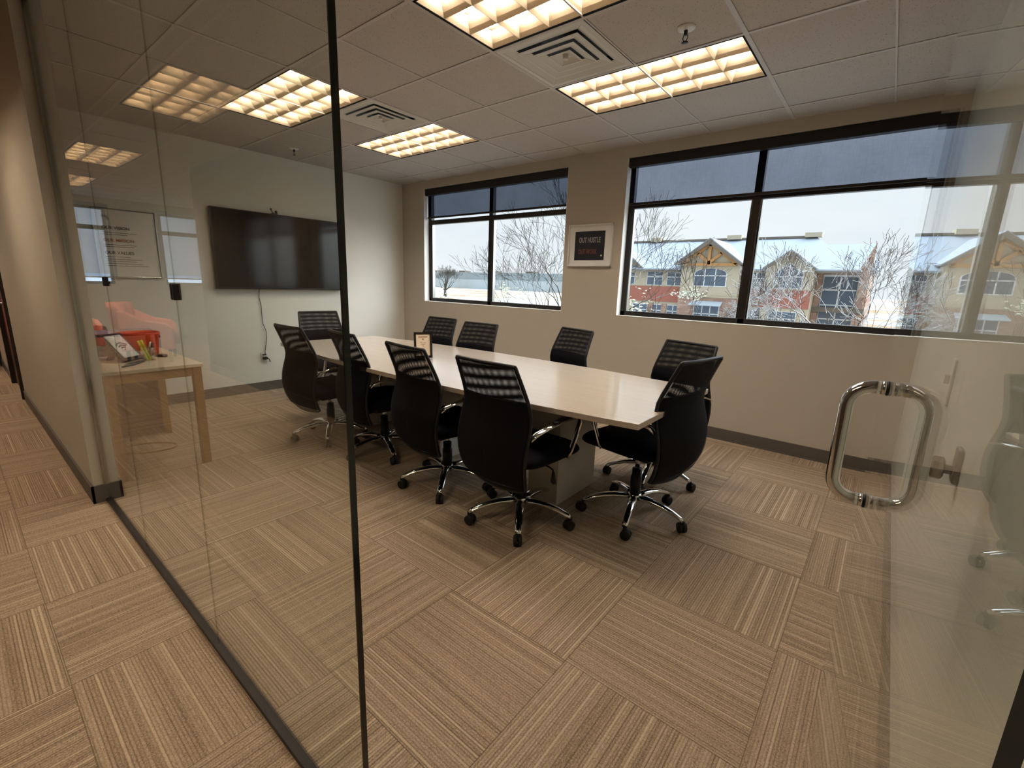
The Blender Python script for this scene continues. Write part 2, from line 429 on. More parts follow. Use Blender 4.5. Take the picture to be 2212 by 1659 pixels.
# window wall with two openings
def window_wall():
    mb = MB(); y0, y1 = WY, WY+.2; x0, x1 = TX-.12, RX+.1
    xs = [x0, W1[0], W1[1], W2[0], W2[1], x1]
    mb.box(x0, x1, y0, y1, -.1, SILL); mb.box(x0, x1, y0, y1, HEAD, HC+.1)
    for a, b in ((xs[0], xs[1]), (xs[2], xs[3]), (xs[4], xs[5])): mb.box(a, b, y0, y1, SILL, HEAD)
    struct(mb, 'wall_window', 'wall', 'greige painted wall holding the two wide office windows', 'wall')
window_wall()
def window(n, xa, xb, label, shade_z, gap):
    w = thing('window_%d' % n, ((xa+xb)/2, WY+.1, SILL), label, 'window', kind='structure'); O = w.location
    y0, y1 = WY+.085, WY+.145; fr = MB(); F = .05
    fr.box(xa, xb, y0, y1, SILL, SILL+F).box(xa, xb, y0, y1, HEAD-F, HEAD)
    fr.box(xa, xa+F, y0, y1, SILL, HEAD).box(xb-F, xb, y0, y1, SILL, HEAD)
    xm = (xa+xb)/2; fr.box(xm-.03, xm+.03, y0, y1, SILL, HEAD)
    zt = 2.135; fr.box(xa, xb, y0+.002, y1-.002, zt-.028, zt+.028)
    fr.build('window_frame', 'bronze', w, O, bevel=.004)
    b = MB()
    for a, e in ((xa+F, xm-.03), (xm+.03, xb-F)):          # light glazing beads inside the lower panes
        for s_, t_ in ((a, a+.014), (e-.014, e)): b.box(s_, t_, y0+.012, y1-.004, SILL+F, zt-.028)
    b.build('glazing_bead', 'steel', w, O)
    for a, e, z0, z1 in ((xa+F, xm-.03, SILL+F, zt-.028), (xm+.03, xb-F, SILL+F, zt-.028), (xa+F, xm-.03, zt+.028, HEAD-F), (xm+.03, xb-F, zt+.028, HEAD-F)):
        MB().quad((a, WY+.12, z0), (e, WY+.12, z0), (e, WY+.12, z1), (a, WY+.12, z1)).build('window_pane', 'pane', w, O)
    rv = MB(); t = .004
    rv.box(xa, xb, WY-.003, y0, SILL, SILL+t).box(xa, xa+t, WY-.003, y0, SILL, HEAD).box(xb-t, xb, WY-.003, y0, SILL, HEAD)
    rv.build('window_reveal', 'wall_white', w, O)
    sh = thing('roller_shade', (xm, WY+.05, HEAD), {1: 'dark roller shade drawn over the top of the window left of the framed print', 2: 'dark roller shade drawn over the top of the window right of the framed print'}[n], 'window shade', 'roller shades')
    S = sh.location
    MB().box(xa+.006, xb-.006, WY+.012, WY+.082, HEAD-.085, HEAD-.001).build('cassette', 'bronze', sh, S, bevel=.006)
    MB().quad((xa+.02, WY+.06, shade_z), (xb-.02, WY+.06, shade_z), (xb-.02, WY+.06, HEAD-.08), (xa+.02, WY+.06, HEAD-.08)).build('shade_fabric', 'shade1' if n == 1 else 'shade', sh, S)
    MB().box(xa+.02, xb-.02, WY+.05, WY+.07, shade_z-.022, shade_z).build('hem_bar', 'bronze', sh, S, bevel=.003)
window(1, *W1, 'bronze framed two bay window near the display wall corner', 2.205, True)
window(2, *W2, 'bronze framed two bay window facing the gabled brick office', 2.155, False)

# display wall, corridor walls, right wall
struct(MB().box(TX-.12, TX, .514, WY+.001, -.05, HC+.1), 'wall_display', 'walllight', 'pale painted end wall carrying the large black display', 'wall')
struct(MB().box(RX, RX+.12, CY-.1, WY, -.05, HC+.1), 'wall_right', 'walllight', 'pale painted side wall behind the open glass door', 'wall')
DX0, DX1 = -7.93, -6.82
cw = MB().box(DX1, -3.45, .398, .514, -.05, HC+.1).box(-9.4, DX0, .398, .514, -.05, HC+.1).box(LX, -10.45, .398, .514, -.05, HC+.1)
cw.box(DX0, DX1, .398, .514, 2.16, HC+.1).box(-10.45, -9.4, .398, .514, 2.16, HC+.1)
struct(cw, 'wall_corridor', 'wall', 'beige corridor wall ending beside the glass partition', 'wall')
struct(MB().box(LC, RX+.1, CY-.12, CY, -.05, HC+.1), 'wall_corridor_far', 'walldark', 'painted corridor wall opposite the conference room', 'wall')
struct(MB().box(LC, LC+.12, -5.1, CY-.12, -.05, HC+.1), 'wall_lobby_side', 'wall', 'painted side wall of the lobby', 'wall')
struct(MB().box(LX-.1, LC+.1, -5.22, -5.1, -.05, HC+.1), 'wall_lobby_back', 'wall', 'painted back wall of the lobby', 'wall')

def lobby_wall():
    A, B = (-1.27, .25), (-4.3, -2.08); z0, z1 = 1.08, 2.5; mb = MB(); x0, x1 = LX-.2, LX
    mb.box(x0, x1, -5.2, .5, -.05, z0).box(x0, x1, -5.2, .5, z1, HC+.1)
    for a, b in ((-5.2, B[0]), (B[1], A[0]), (A[1], .5)): mb.box(x0, x1, a, b, z0, z1)
    struct(mb, 'wall_lobby_window', 'wall', 'lobby wall with two windows seen mirrored in the glass partition', 'wall')
    for n, (a, b) in ((3, A), (4, B)):
        w = thing('window_%d' % n, (LX-.1, (a+b)/2, z0), 'lobby window %s mirrored in the glass partition' % ('nearer the corridor doors' if n == 3 else 'farther from the corridor doors'), 'window', kind='structure'); O = w.location
        fr = MB(); X0, X1 = LX-.15, LX-.09
        fr.box(X0, X1, a, b, z0, z0+.05).box(X0, X1, a, b, z1-.05, z1).box(X0, X1, a, a+.05, z0, z1).box(X0, X1, b-.05, b, z0, z1)
        fr.box(X0, X1, a, b, 2.08, 2.16).build('window_frame', 'bronze', w, O)
        MB().quad((LX-.12, a, z0), (LX-.12, b, z0), (LX-.12, b, z1), (LX-.12, a, z1)).build('window_pane', 'pane', w, O)
        sh = thing('roller_shade', (LX+.03, (a+b)/2, z1), 'pale lobby roller shade nearly closed over the window %s' % ('nearer the corridor doors' if n == 3 else 'farther from the corridor doors'), 'window shade', 'roller shades')
        MB().quad((LX+.03, a-.03, 1.22), (LX+.03, b+.03, 1.22), (LX+.03, b+.03, z1+.05), (LX+.03, a-.03, z1+.05)).build('shade_fabric', 'shade2', sh, sh.location)
        MB().box(LX+.02, LX+.04, a-.03, b+.03, 1.20, 1.22).build('hem_bar', 'white', sh, sh.location)
lobby_wall()

# baseboards
bb = MB().box(TX, RX, WY-.012, WY, 0, .105).box(TX, RX, WY-.018, WY, 0, .012)
struct(bb, 'baseboard_window', 'base', 'dark brown rubber baseboard under the windows', 'baseboard')
struct(MB().box(TX, TX+.012, .514, WY-.02, 0, .105).box(TX, TX+.018, .514, WY-.02, 0, .012), 'baseboard_display', 'base', 'dark grey rubber baseboard below the display', 'baseboard')
struct(MB().box(RX-.012, RX, CY, WY-.02, 0, .105), 'baseboard_right', 'base', 'dark rubber baseboard behind the open glass door', 'baseboard')
cb = MB().box(DX1+.06, -3.438, .386, .398, 0, .105).box(-3.45, -3.438, .386, .526, 0, .105).box(TX+.02, -3.438, .514, .526, 0, .105).box(-9.34, DX0-.06, .386, .398, 0, .105)
struct(cb, 'baseboard_corridor', 'base', 'dark rubber baseboard wrapping the end of the corridor wall', 'baseboard')
struct(MB().box(LC, RX-.02, CY, CY+.012, 0, .105), 'baseboard_corridor_far', 'base', 'dark rubber baseboard of the far corridor wall', 'baseboard')

def wood_door(n, x0, x1, label):
    d = thing('door_%d' % n, ((x0+x1)/2, .398, 0), label, 'door', kind='structure'); O = d.location
    fr = MB()
    for a, b in ((x0, x0+.06), (x1-.06, x1)): fr.box(a, b, .372, .45, 0, 2.16)
    fr.box(x0, x1, .372, .45, 2.10, 2.16); fr.build('door_frame', 'darkwood', d, O, bevel=.006)
    MB().box(x0+.06, x1-.06, .41, .45, .01, 2.10).build('door_leaf', 'darkwood', d, O, bevel=.003)
    h = MB().lathe([(.026, 0), (.026, .008), (.012, .01), (.012, .04), (0.001, .041)], (x1-.13, .41, .98), 'y', 14)
    h2 = MB().tube([(x1-.13, .36, .98), (x1-.18, .355, .98), (x1-.25, .36, .98)], .009, 8)
    h2.lathe([(.024, -.012), (.024, 0)], (x1-.13, .41, .98), 'y', 14).tube([(x1-.13, .41, .98), (x1-.13, .355, .98)], .009, 8)
    h2.build('door_handle', 'steel', d, O)
wood_door(2, DX0, DX1, 'dark stained corridor door nearest the glass partition')
wood_door(3, -10.45, -9.4, 'dark stained corridor door farther down the hall')

# ------------------------------------------------------------------ glass partition
def partition():
    g = thing('wall_glass', (-2.1, PY, 0), 'frameless glass partition of three tall panes between corridor and room', 'glass wall', kind='structure'); O = g.location
    t = .0022
    for a, b in ((-3.438, -2.6405), (-2.6375, -1.7145), (-1.7115, -.765)):
        mb = MB(); x0, x1, y0, y1, z0, z1 = a, b, PY-t, PY+t, .018, HC-.03
        mb.add([(x0,y0,z0),(x1,y0,z0),(x1,y0,z1),(x0,y0,z1)], [(0,1,2,3)]); mb.add([(x0,y1,z0),(x0,y1,z1),(x1,y1,z1),(x1,y1,z0)], [(0,1,2,3)])
        mb.cur = 2
        mb.add([(x0,y0,z0),(x0,y0,z1),(x0,y1,z1),(x0,y1,z0)], [(0,1,2,3)])
        mb.cur = 2
        mb.add([(x1,y0,z0),(x1,y1,z0),(x1,y1,z1),(x1,y0,z1)], [(0,1,2,3)])
        mb.build('glass_panel', ['glass', 'glassedge', 'seam'], g, O, recalc=False)
    MB().box(-.765, -.7615, PY-.0065, PY+.0065, .018, HC-.03).build('edge_seal', 'glassedge', g, O)
    MB().box(-3.438, -.755, PY-.014, PY+.014, 0, .018).build('floor_track', 'bronze', g, O)
    MB().box(-3.45, RX, PY-.02, PY+.02, HC-.032, HC-.004).build('ceiling_track', 'bronze', g, O)
    MB().box(-3.45, -3.438, PY-.012, PY+.012, .105, HC-.03).build('wall_channel', 'steel', g, O)
    for x, z, s in ((-2.639, 1.30, .8), (-1.713, 1.29, 1)):
        for sx in (-1, 1):
            k = MB().box(x+sx*.003, x+sx*.016*s, PY-.011, PY+.011, z-.025*s, z+.025*s)
            k.build('glass_clamp', 'black', g, O, bevel=.003)
partition()

def glass_door():
    th = R(5.3); hx, hy = .1029, .40; L = .93
    d = thing('door_1', (hx, hy, 0), 'frameless glass door standing open with a chrome pull handle', 'door', kind='structure', rz=th)
    # local: +Y along the leaf from hinge to free edge, -X is the room side the camera sees
    t = .012; y0, y1, z0, z1 = 0, L, .012, HC-.06; mb = MB()
    mb.add([(0,y0,z0),(0,y0,z1),(0,y1,z1),(0,y1,z0)], [(0,1,2,3)]); mb.add([(t,y0,z0),(t,y1,z0),(t,y1,z1),(t,y0,z1)], [(0,1,2,3)])
    mb.cur = 1; mb.add([(0,y0,z0),(t,y0,z0),(t,y0,z1),(0,y0,z1)], [(0,1,2,3)])
    mb.cur = 2; mb.add([(0,y1,z0),(0,y1,z1),(t,y1,z1),(t,y1,z0)], [(0,1,2,3)])
    mb.build('glass_leaf', ['glass', 'glassedge', 'acrylic'], d, recalc=False)
    MB().box(-.008, t+.008, 0, .16, .01, .07).build('patch_hinge', 'steel', d)
    MB().box(-.008, t+.008, 0, .16, HC-.12, HC-.058).build('patch_hinge', 'steel', d)
    yh = L-.10; zt, zb = 1.160, .905; P = .066; rr = .045; tr = .0135
    h = thing('door_handle', (0, 0, 0), None, None); h.parent = d; del_ = None
    for s, x0 in ((-1, 0.0), (1, t)):
        pts = [(x0+s*.012, yh, zt)]
        for k in range(9):
            a = math.pi/2*k/8; pts.append((x0+s*(P-rr+rr*math.sin(a)), yh, zt-rr+rr*math.cos(a)))
        for k in range(9):
            a = math.pi/2*k/8; pts.append((x0+s*(P-rr+rr*math.cos(a)), yh, zb+rr-rr*math.sin(a)))
        pts.append((x0+s*.012, yh, zb))
        MB().tube(pts, tr, 20, up=(0, 1, 0)).build('pull_bar', 'chrome', h)
        for z in (zt, zb):
            MB().lathe([(.0155, 0), (.0155, s*.004)], (x0, yh, z), 'x', 20).build('washer', 'black', h)
            MB().lathe([(.0145, s*.004), (.0145, s*.012)], (x0, yh, z), 'x', 20).build('ferrule', 'chrome', h)
glass_door()

# ------------------------------------------------------------------ ceiling lights
def ceiling_light(i, j, label, lamp='lamp'):
    x0, y0 = AX+U*i, AY+U*j; x1, y1 = x0+2*U, y0+U
    o = thing('ceiling_light', ((x0+x1)/2, (y0+y1)/2, HC), label, 'ceiling light', 'recessed louvered ceiling lights'); O = o.location
    g = .013; e = .010
    fr = MB()
    for a, b, cc, d in ((x0+g, x1-g, y0+g, y0+g+e), (x0+g, x1-g, y1-g-e, y1-g), (x0+g, x0+g+e, y0+g, y1-g), (x1-g-e, x1-g, y0+g, y1-g)):
        fr.box(a, b, cc, d, HC-.004, HC+.10)
    fr.build('housing', 'blackgap', o, O)
    xa, xb, ya, yb = x0+g+e, x1-g-e, y0+g+e, y1-g-e; nx, ny = 6, 3; H = .058
    lv = MB()
    for a in range(nx):
        for b in range(ny):
            cx0 = xa+(xb-xa)*a/nx; cx1 = xa+(xb-xa)*(a+1)/nx; cy0 = ya+(yb-ya)*b/ny; cy1 = ya+(yb-ya)*(b+1)/ny
            mx, my = (cx0+cx1)/2, (cy0+cy1)/2; rows = []
            for k in range(5):
                q = k/4; sx = 1-.38*(q**.8); sy = 1-.64*(q**.75); z = HC+H*q; hx, hy = (cx1-cx0)/2*sx-.0012, (cy1-cy0)/2*sy-.0012
                rows.append([(mx-hx, my-hy, z), (mx+hx, my-hy, z), (mx+hx, my+hy, z), (mx-hx, my+hy, z)])
            lv.surf(rows, False, True)
            lv.add([(cx0, cy0, HC), (cx1, cy0, HC), (cx1, cy1, HC), (cx0, cy1, HC)]+rows[0], [(0, 1, 5, 4), (1, 2, 6, 5), (2, 3, 7, 6), (3, 0, 4, 7)])
    lv.build('louver', 'louver', o, O, recalc=False)
    tb = MB()
    for b in range(ny):
        cy = ya+(yb-ya)*(b+.5)/ny
        tb.box(xa+.01, xb-.01, cy-.022, cy+.022, HC+H+.012, HC+H+.02)
    tb.build('lamp_tube', lamp, o, O)
    MB().box(xa, xb, ya, yb, HC+H+.03, HC+H+.035).build('reflector_pan', 'louver', o, O)
    return o
LL = ['louvered ceiling light at the top edge of the room beside the square air vent', 'louvered ceiling light above the right end of the table by the wide window', 'louvered ceiling light crossing behind the dark glass edge above the display side', 'louvered ceiling light deepest in the room near the display corner']
for (i, j), l in zip(FIX, LL): ceiling_light(i, j, l)
LC_ = ['corridor ceiling light above the open glass door', 'corridor ceiling light mirrored largest in the partition glass', 'lobby ceiling light mirrored small beside the wall end', 'farthest lobby ceiling light mirrored above the lobby window']
for (i, j), l in zip(FIXC, LC_): ceiling_light(i, j, l, 'lampwarm')

def air_vent(i, j, label):
    x0, y0 = AX+U*i+.012, AY+U*j+.012; S = U-.024; cx, cy = x0+S/2, y0+S/2
    o = thing('air_vent', (cx, cy, HC), label, 'air vent', 'square ceiling air vents'); O = o.location
    def ring(mb, a, b, z0, z1):
        for (p, q, r_, s) in (((-a,-a),(a,-a),(b,-b),(-b,-b)), ((a,-a),(a,a),(b,b),(b,-b)), ((a,a),(-a,a),(-b,b),(b,b)), ((-a,a),(-a,-a),(-b,-b),(-b,b))):
            mb.add([(cx+p[0], cy+p[1], z0), (cx+q[0], cy+q[1], z0), (cx+r_[0], cy+r_[1], z1), (cx+s[0], cy+s[1], z1)], [(0,1,2,3)])
    h = S/2; mb = MB(); ring(mb, h, h-.03, HC-.002, HC-.002); ring(mb, h-.03, .208, HC-.002, HC+.014)
    mb.build('vent_frame', 'diffuser', o, O, solid=.0015)
    for a, z in ((.205, HC+.0), (.14, HC-.002), (.078, HC-.004)):
        c_ = MB(); ring(c_, a, a-.012, z, z); ring(c_, a-.012, a-.058 if a > .1 else a-.045, z, z+.011 if a > .1 else z+.02)
        if a < .1: c_.add([(cx-.033, cy-.033, z+.02), (cx+.033, cy-.033, z+.02), (cx+.033, cy+.033, z+.02), (cx-.033, cy+.033, z+.02)], [(0,1,2,3)])
        c_.build('vent_cone', 'diffuser', o, O, solid=.0015)
    MB().lathe([(.016, -.008), (.016, .02)], (cx, cy, HC), 'z', 14).build('vent_hub', 'diffuser', o, O)
    MB().lathe([(.15, .06), (.15, .25), (.149, .25)], (cx, cy, HC), 'z', 28).build('duct_collar', 'black', o, O)
    MB().box(cx-h, cx+h, cy-h, cy+h, HC+.25, HC+.26).build('duct_back', 'blackgap', o, O)
air_vent(*VENT[0], 'square air vent between the two nearest ceiling lights')
air_vent(*VENT[1], 'square air vent on the display side, partly behind the dark glass edge')

def sprinkler(x, y, label):
    o = thing('fire_sprinkler', (x, y, HC), label, 'sprinkler', 'ceiling sprinklers'); O = o.location
    MB().lathe([(.046, 0), (.046, -.004), (.030, -.012), (.012, -.013)], (x, y, HC), 'z', 24).build('escutcheon', 'white', o, O)
    b = MB().lathe([(.010, -.008), (.010, -.034), (.006, -.036)], (x, y, HC), 'z', 12)
    for s in (-1, 1): b.tube([(x+s*.009, y, HC-.034), (x+s*.013, y, HC-.048), (x+s*.003, y, HC-.066)], .0022, 6)
    b.build('sprinkler_frame', 'black', o, O)
    MB().lathe([(.016, -.066), (.017, -.068), (.002, -.069)], (x, y, HC), 'z', 12).build('deflector', 'black', o, O)
sprinkler(-1.04, 2.62, 'fire sprinkler in the ceiling right of the square air vent')
sprinkler(-5.12, 2.57, 'small fire sprinkler in the ceiling above the display')

# ------------------------------------------------------------------ things on the display wall
def display():
    o = thing('flat_display', (TX+.01, 2.61, 1.19), 'large black flat display hanging on the pale end wall', 'television'); O = o.location
    MB().box(TX+.035, TX+.085, 1.862, 3.36, 1.19, 2.025).build('casing', 'black', o, O, bevel=.006)
    MB().quad((TX+.0855, 1.872, 1.205), (TX+.0855, 3.35, 1.205), (TX+.0855, 3.35, 2.015), (TX+.0855, 1.872, 2.015)).build('screen', 'screen', o, O)
    MB().box(TX+.004, TX+.035, 2.2, 3.0, 1.4, 1.8).build('wall_bracket', 'black', o, O)
display()
def webcam():
    x, y, z = TX+.07, 2.52, 2.025
    o = thing('webcam', (x, y, z), 'tiny black camera clipped on top of the display', 'camera'); O = o.location
    MB().box(x-.02, x+.02, y-.03, y+.03, z+.001, z+.01).build('clip', 'black', o, O, bevel=.002)
    MB().tube([(x, y-.01, z+.01), (x, y-.03, z+.03), (x, y-.035, z+.045)], .005, 8).build('neck', 'black', o, O)
    MB().lathe([(.001, -.016), (.012, -.012), (.016, 0), (.012, .012), (.001, .016)], (x, y+.02, z+.026), 'x', 14).build('camera_ball', 'black', o, O)
    MB().lathe([(.001, -.012), (.012, 0), (.001, .012)], (x, y-.035, z+.05), 'x', 12).build('camera_cap', 'black', o, O)
webcam()
def tvcord():
    x = TX+.012; P = [(x+.03, 2.305, 1.22), (x, 2.303, 1.1), (x, 2.318, 1.0), (x, 2.318, .86), (x, 2.32, .80), (x, 2.35, .71), (x, 2.352, .63), (x, 2.332, .53), (x, 2.318, .46), (x+.015, 2.318, .43)]
    tag(MB().tube(P, .0035, 8, caps=True).build('power_cord', 'black', None, P[-1]), 'thin dark cord hanging from the display down to the outlet', 'cord')
    o = thing('wall_outlet', (TX, 2.31, .40), 'wall outlet with black plugs at the end of the hanging display cord', 'outlet'); O = o.location
    MB().box(TX+.0005, TX+.006, 2.272, 2.345, .345, .46).build('cover_plate', 'wall_white', o, O, bevel=.002)
    MB().box(TX+.006, TX+.04, 2.285, 2.335, .375, .405).build('plug', 'black', o, O, bevel=.004)
    MB().box(TX+.006, TX+.035, 2.285, 2.325, .425, .44).build('plug', 'black', o, O, bevel=.004)
    MB().tube([(TX+.03, 2.335, .39), (TX+.04, 2.35, .37), (TX+.035, 2.36, .34)], .006, 6).build('plug_tail', 'black', o, O)
tvcord()
def poster():
    ya, yb, za, zb = .945, 1.402, 1.288, 1.888
    o = thing('framed_poster', (TX, (ya+yb)/2, za), 'grey company poster of vision, mission and values in a thin silver frame', 'poster'); O = o.location
    MB().box(TX+.002, TX+.02, ya, yb, za, zb).build('poster_board', 'postergrey', o, O)
    fr = MB()
    for a, b, e, f in ((ya-.006, ya+.004, za-.006, zb+.006), (yb-.004, yb+.006, za-.006, zb+.006), (ya, yb, za-.006, za+.004), (ya, yb, zb-.004, zb+.006)): fr.box(TX, TX+.028, a, b, e, f)
    fr.build('silver_frame', 'steel', o, O, bevel=.002)
    rt = (R(90), 0, R(90)); X = .0215; yl = ya+.055-O.y
    text('heading', 'OUR VISION', 'ink', o, (X, yl, zb-.175-O.z), .036, rt, .0008)
    text('heading', 'OUR MISSION', 'inkred', o, (X, yl, zb-.285-O.z), .036, rt, .0008)
    text('heading', 'OUR VALUES', 'ink', o, (X, yl, zb-.395-O.z), .036, rt, .0008)
    ln = MB()
    for z, w in ((.205, .25), (.222, .18), (.313, .24), (.330, .22), (.42, .18), (.442, .27), (.46, .22), (.48, .27), (.50, .31)):
        ln.box(TX+.0205, TX+.0215, ya+.055, ya+.055+w, zb-z-.0022, zb-z+.0022)
    ln.build('small_print', 'ink', o, O)
    lg = MB()
    for r_ in (.028, .021, .014):
        lg.tube([(TX+.0215, ya+.085+r_*math.cos(R(a)), zb-.085+r_*math.sin(R(a))) for a in range(-30, 160, 15)], .002, 5)
    lg.build('arc_emblem', 'ink', o, O)
poster()

# framed print between the windows
def print_():
    xa, xb, za, zb = -2.785, -2.268, 1.548, 1.972; y = WY
    o = thing('framed_print', ((xa+xb)/2, y, za), 'white framed dark square motivational print between the two windows', 'picture'); O = o.location
    fr = MB(); w = .016
    for a, b, e, f in ((xa, xb, za, za+w), (xa, xb, zb-w, zb), (xa, xa+w, za, zb), (xb-w, xb, za, zb)): fr.box(a, b, y-.03, y, e, f)
    fr.build('white_frame', 'white', o, O, bevel=.003)
    MB().box(xa+w, xb-w, y-.016, y-.002, za+w, zb-w).build('mat_board', 'wall_white', o, O)
    A, B, E_, F_ = -2.703, -2.352, 1.612, 1.902
    MB().box(A, B, y-.019, y-.016, E_, F_).build('dark_print', 'navy', o, O)
    rt = (R(90), 0, 0); cx = (A+B)/2-O.x
    text('lettering', 'OUT HUSTLE', 'greyletter', o, (cx, -.0195, 1.79-O.z), .072, rt, .0006, .60, 'CENTER')
    text('lettering', 'OUT WORK', 'redletter', o, (cx-.02, -.0195, 1.675-O.z), .068, rt, .0006, .58, 'CENTER')
    MB().lathe([(.001, 0), (.009, 0.0), (.009, .001)], (B-.03, y-.0205, E_+.045), 'y', 14).build('print_dot', 'white', o, O)
print_()

# ------------------------------------------------------------------ conference table
def conference_table():
    xa, xb, y0, y1 = -4.33, -.80, 1.925, 2.965; N = 20; H = .74; T = .03
    o = thing('conference_table', ((xa+xb)/2, 2.445, 0), 'long boat shaped conference table with pale maple top on grey box pedestals', 'conference table'); O = o.location
    poly = []
    for k in range(N+1):
        q = k/N; x = xa+(xb-xa)*q; poly.append((x, y0-.125*4*q*(1-q)))
    for k in range(N+1):
        q = 1-k/N; x = xa+(xb-xa)*q; poly.append((x, y1-.05*(1-q)+.125*4*q*(1-q)))
    MB().prism(poly, H-T, H).build('tabletop', 'table', o, O, bevel=.003)
    for a, b in ((-1.64, -1.415), (-2.70, -2.48), (-3.80, -3.58)):
        p = MB().box(a, b, 2.235, 2.70, 0, H-T).build('pedestal', 'pedestal', o, O, bevel=.003)
    MB().box(-3.6, -1.6, 2.44, 2.46, .45, H-T).build('modesty_beam', 'pedestal', o, O)
conference_table()
def tent_frame():
    x, y = -2.84, 2.38; a = R(58)
    o = thing('table_photo_frame', (x, y, .74), 'small black frame with a cream certificate standing on the conference table', 'picture frame', rz=a)
    t = Matrix.Rotation(R(-10), 3, 'X')
    def bx(c0, s): return MB().obox(t @ Vector(c0), s, t)
    w, h = .145, .205; f = MB()
    for cx, cz, sx, sz in ((0, .009, w, .018), (0, h-.009, w, .018), (-w/2+.009, h/2, .018, h), (w/2-.009, h/2, .018, h)):
        f.obox(t @ Vector((cx, 0, cz)), (sx, .014, sz), t)
    f.build('frame', 'darkwood', o)
    bx((0, .001, h/2), (w-.03, .006, h-.03)).build('certificate', 'paper', o)
    l = MB(); l.obox(t @ Vector((0, -.003, h-.038)), (.075, .002, .005), t)
    l.obox(t @ Vector((0, -.003, h-.055)), (.012, .002, .008), t)
    for dx, dz, w_ in ((-.015, .08, .02), (.014, .085, .02), (0, .097, .03), (0, .11, .016)): l.obox(t @ Vector((dx, -.003, h-dz)), (w_, .002, .002), t)
    l.build('printed_marks', 'inkred', o)
    MB().add([(-.02, .038, .15), (.02, .038, .15), (.02, .10, .001), (-.02, .10, .001)], [(0,1,2,3)]).build('easel_back', 'black', o, solid=.003)
tent_frame()

# ------------------------------------------------------------------ office chair
PROF = [(.30, -.200, .200), (.33, -.226, .220), (.38, -.248, .231), (.44, -.262, .237), (.50, -.266, .241), (.56, -.260, .245), (.62, -.245, .246), (.68, -.228, .241), (.73, -.222, .233), (.78, -.236, .226), (.84, -.261, .219), (.90, -.288, .212), (.965, -.318, .205)]
def prof(z):
    for (z0, y0, w0), (z1, y1, w1) in zip(PROF, PROF[1:]):
        if z <= z1: k = max(0, (z-z0)/(z1-z0)); return y0+(y1-y0)*k, w0+(w1-w0)*k
    return PROF[-1][1:]
def sheet(z0, z1, off, n=14, m=11, inset=0.0, bow=.03):
    rows = []; b0 = bow
    for i in range(n+1):
        z = z0+(z1-z0)*i/n; y, w = prof(z); w -= inset; bow = b0*(1-.6*max(0, (z-.7)/.27))
        rows.append([(w*(2*j/(m-1)-1), y+off-bow*(1-(2*j/(m-1)-1)**2), z) for j in range(m)])
    return rows
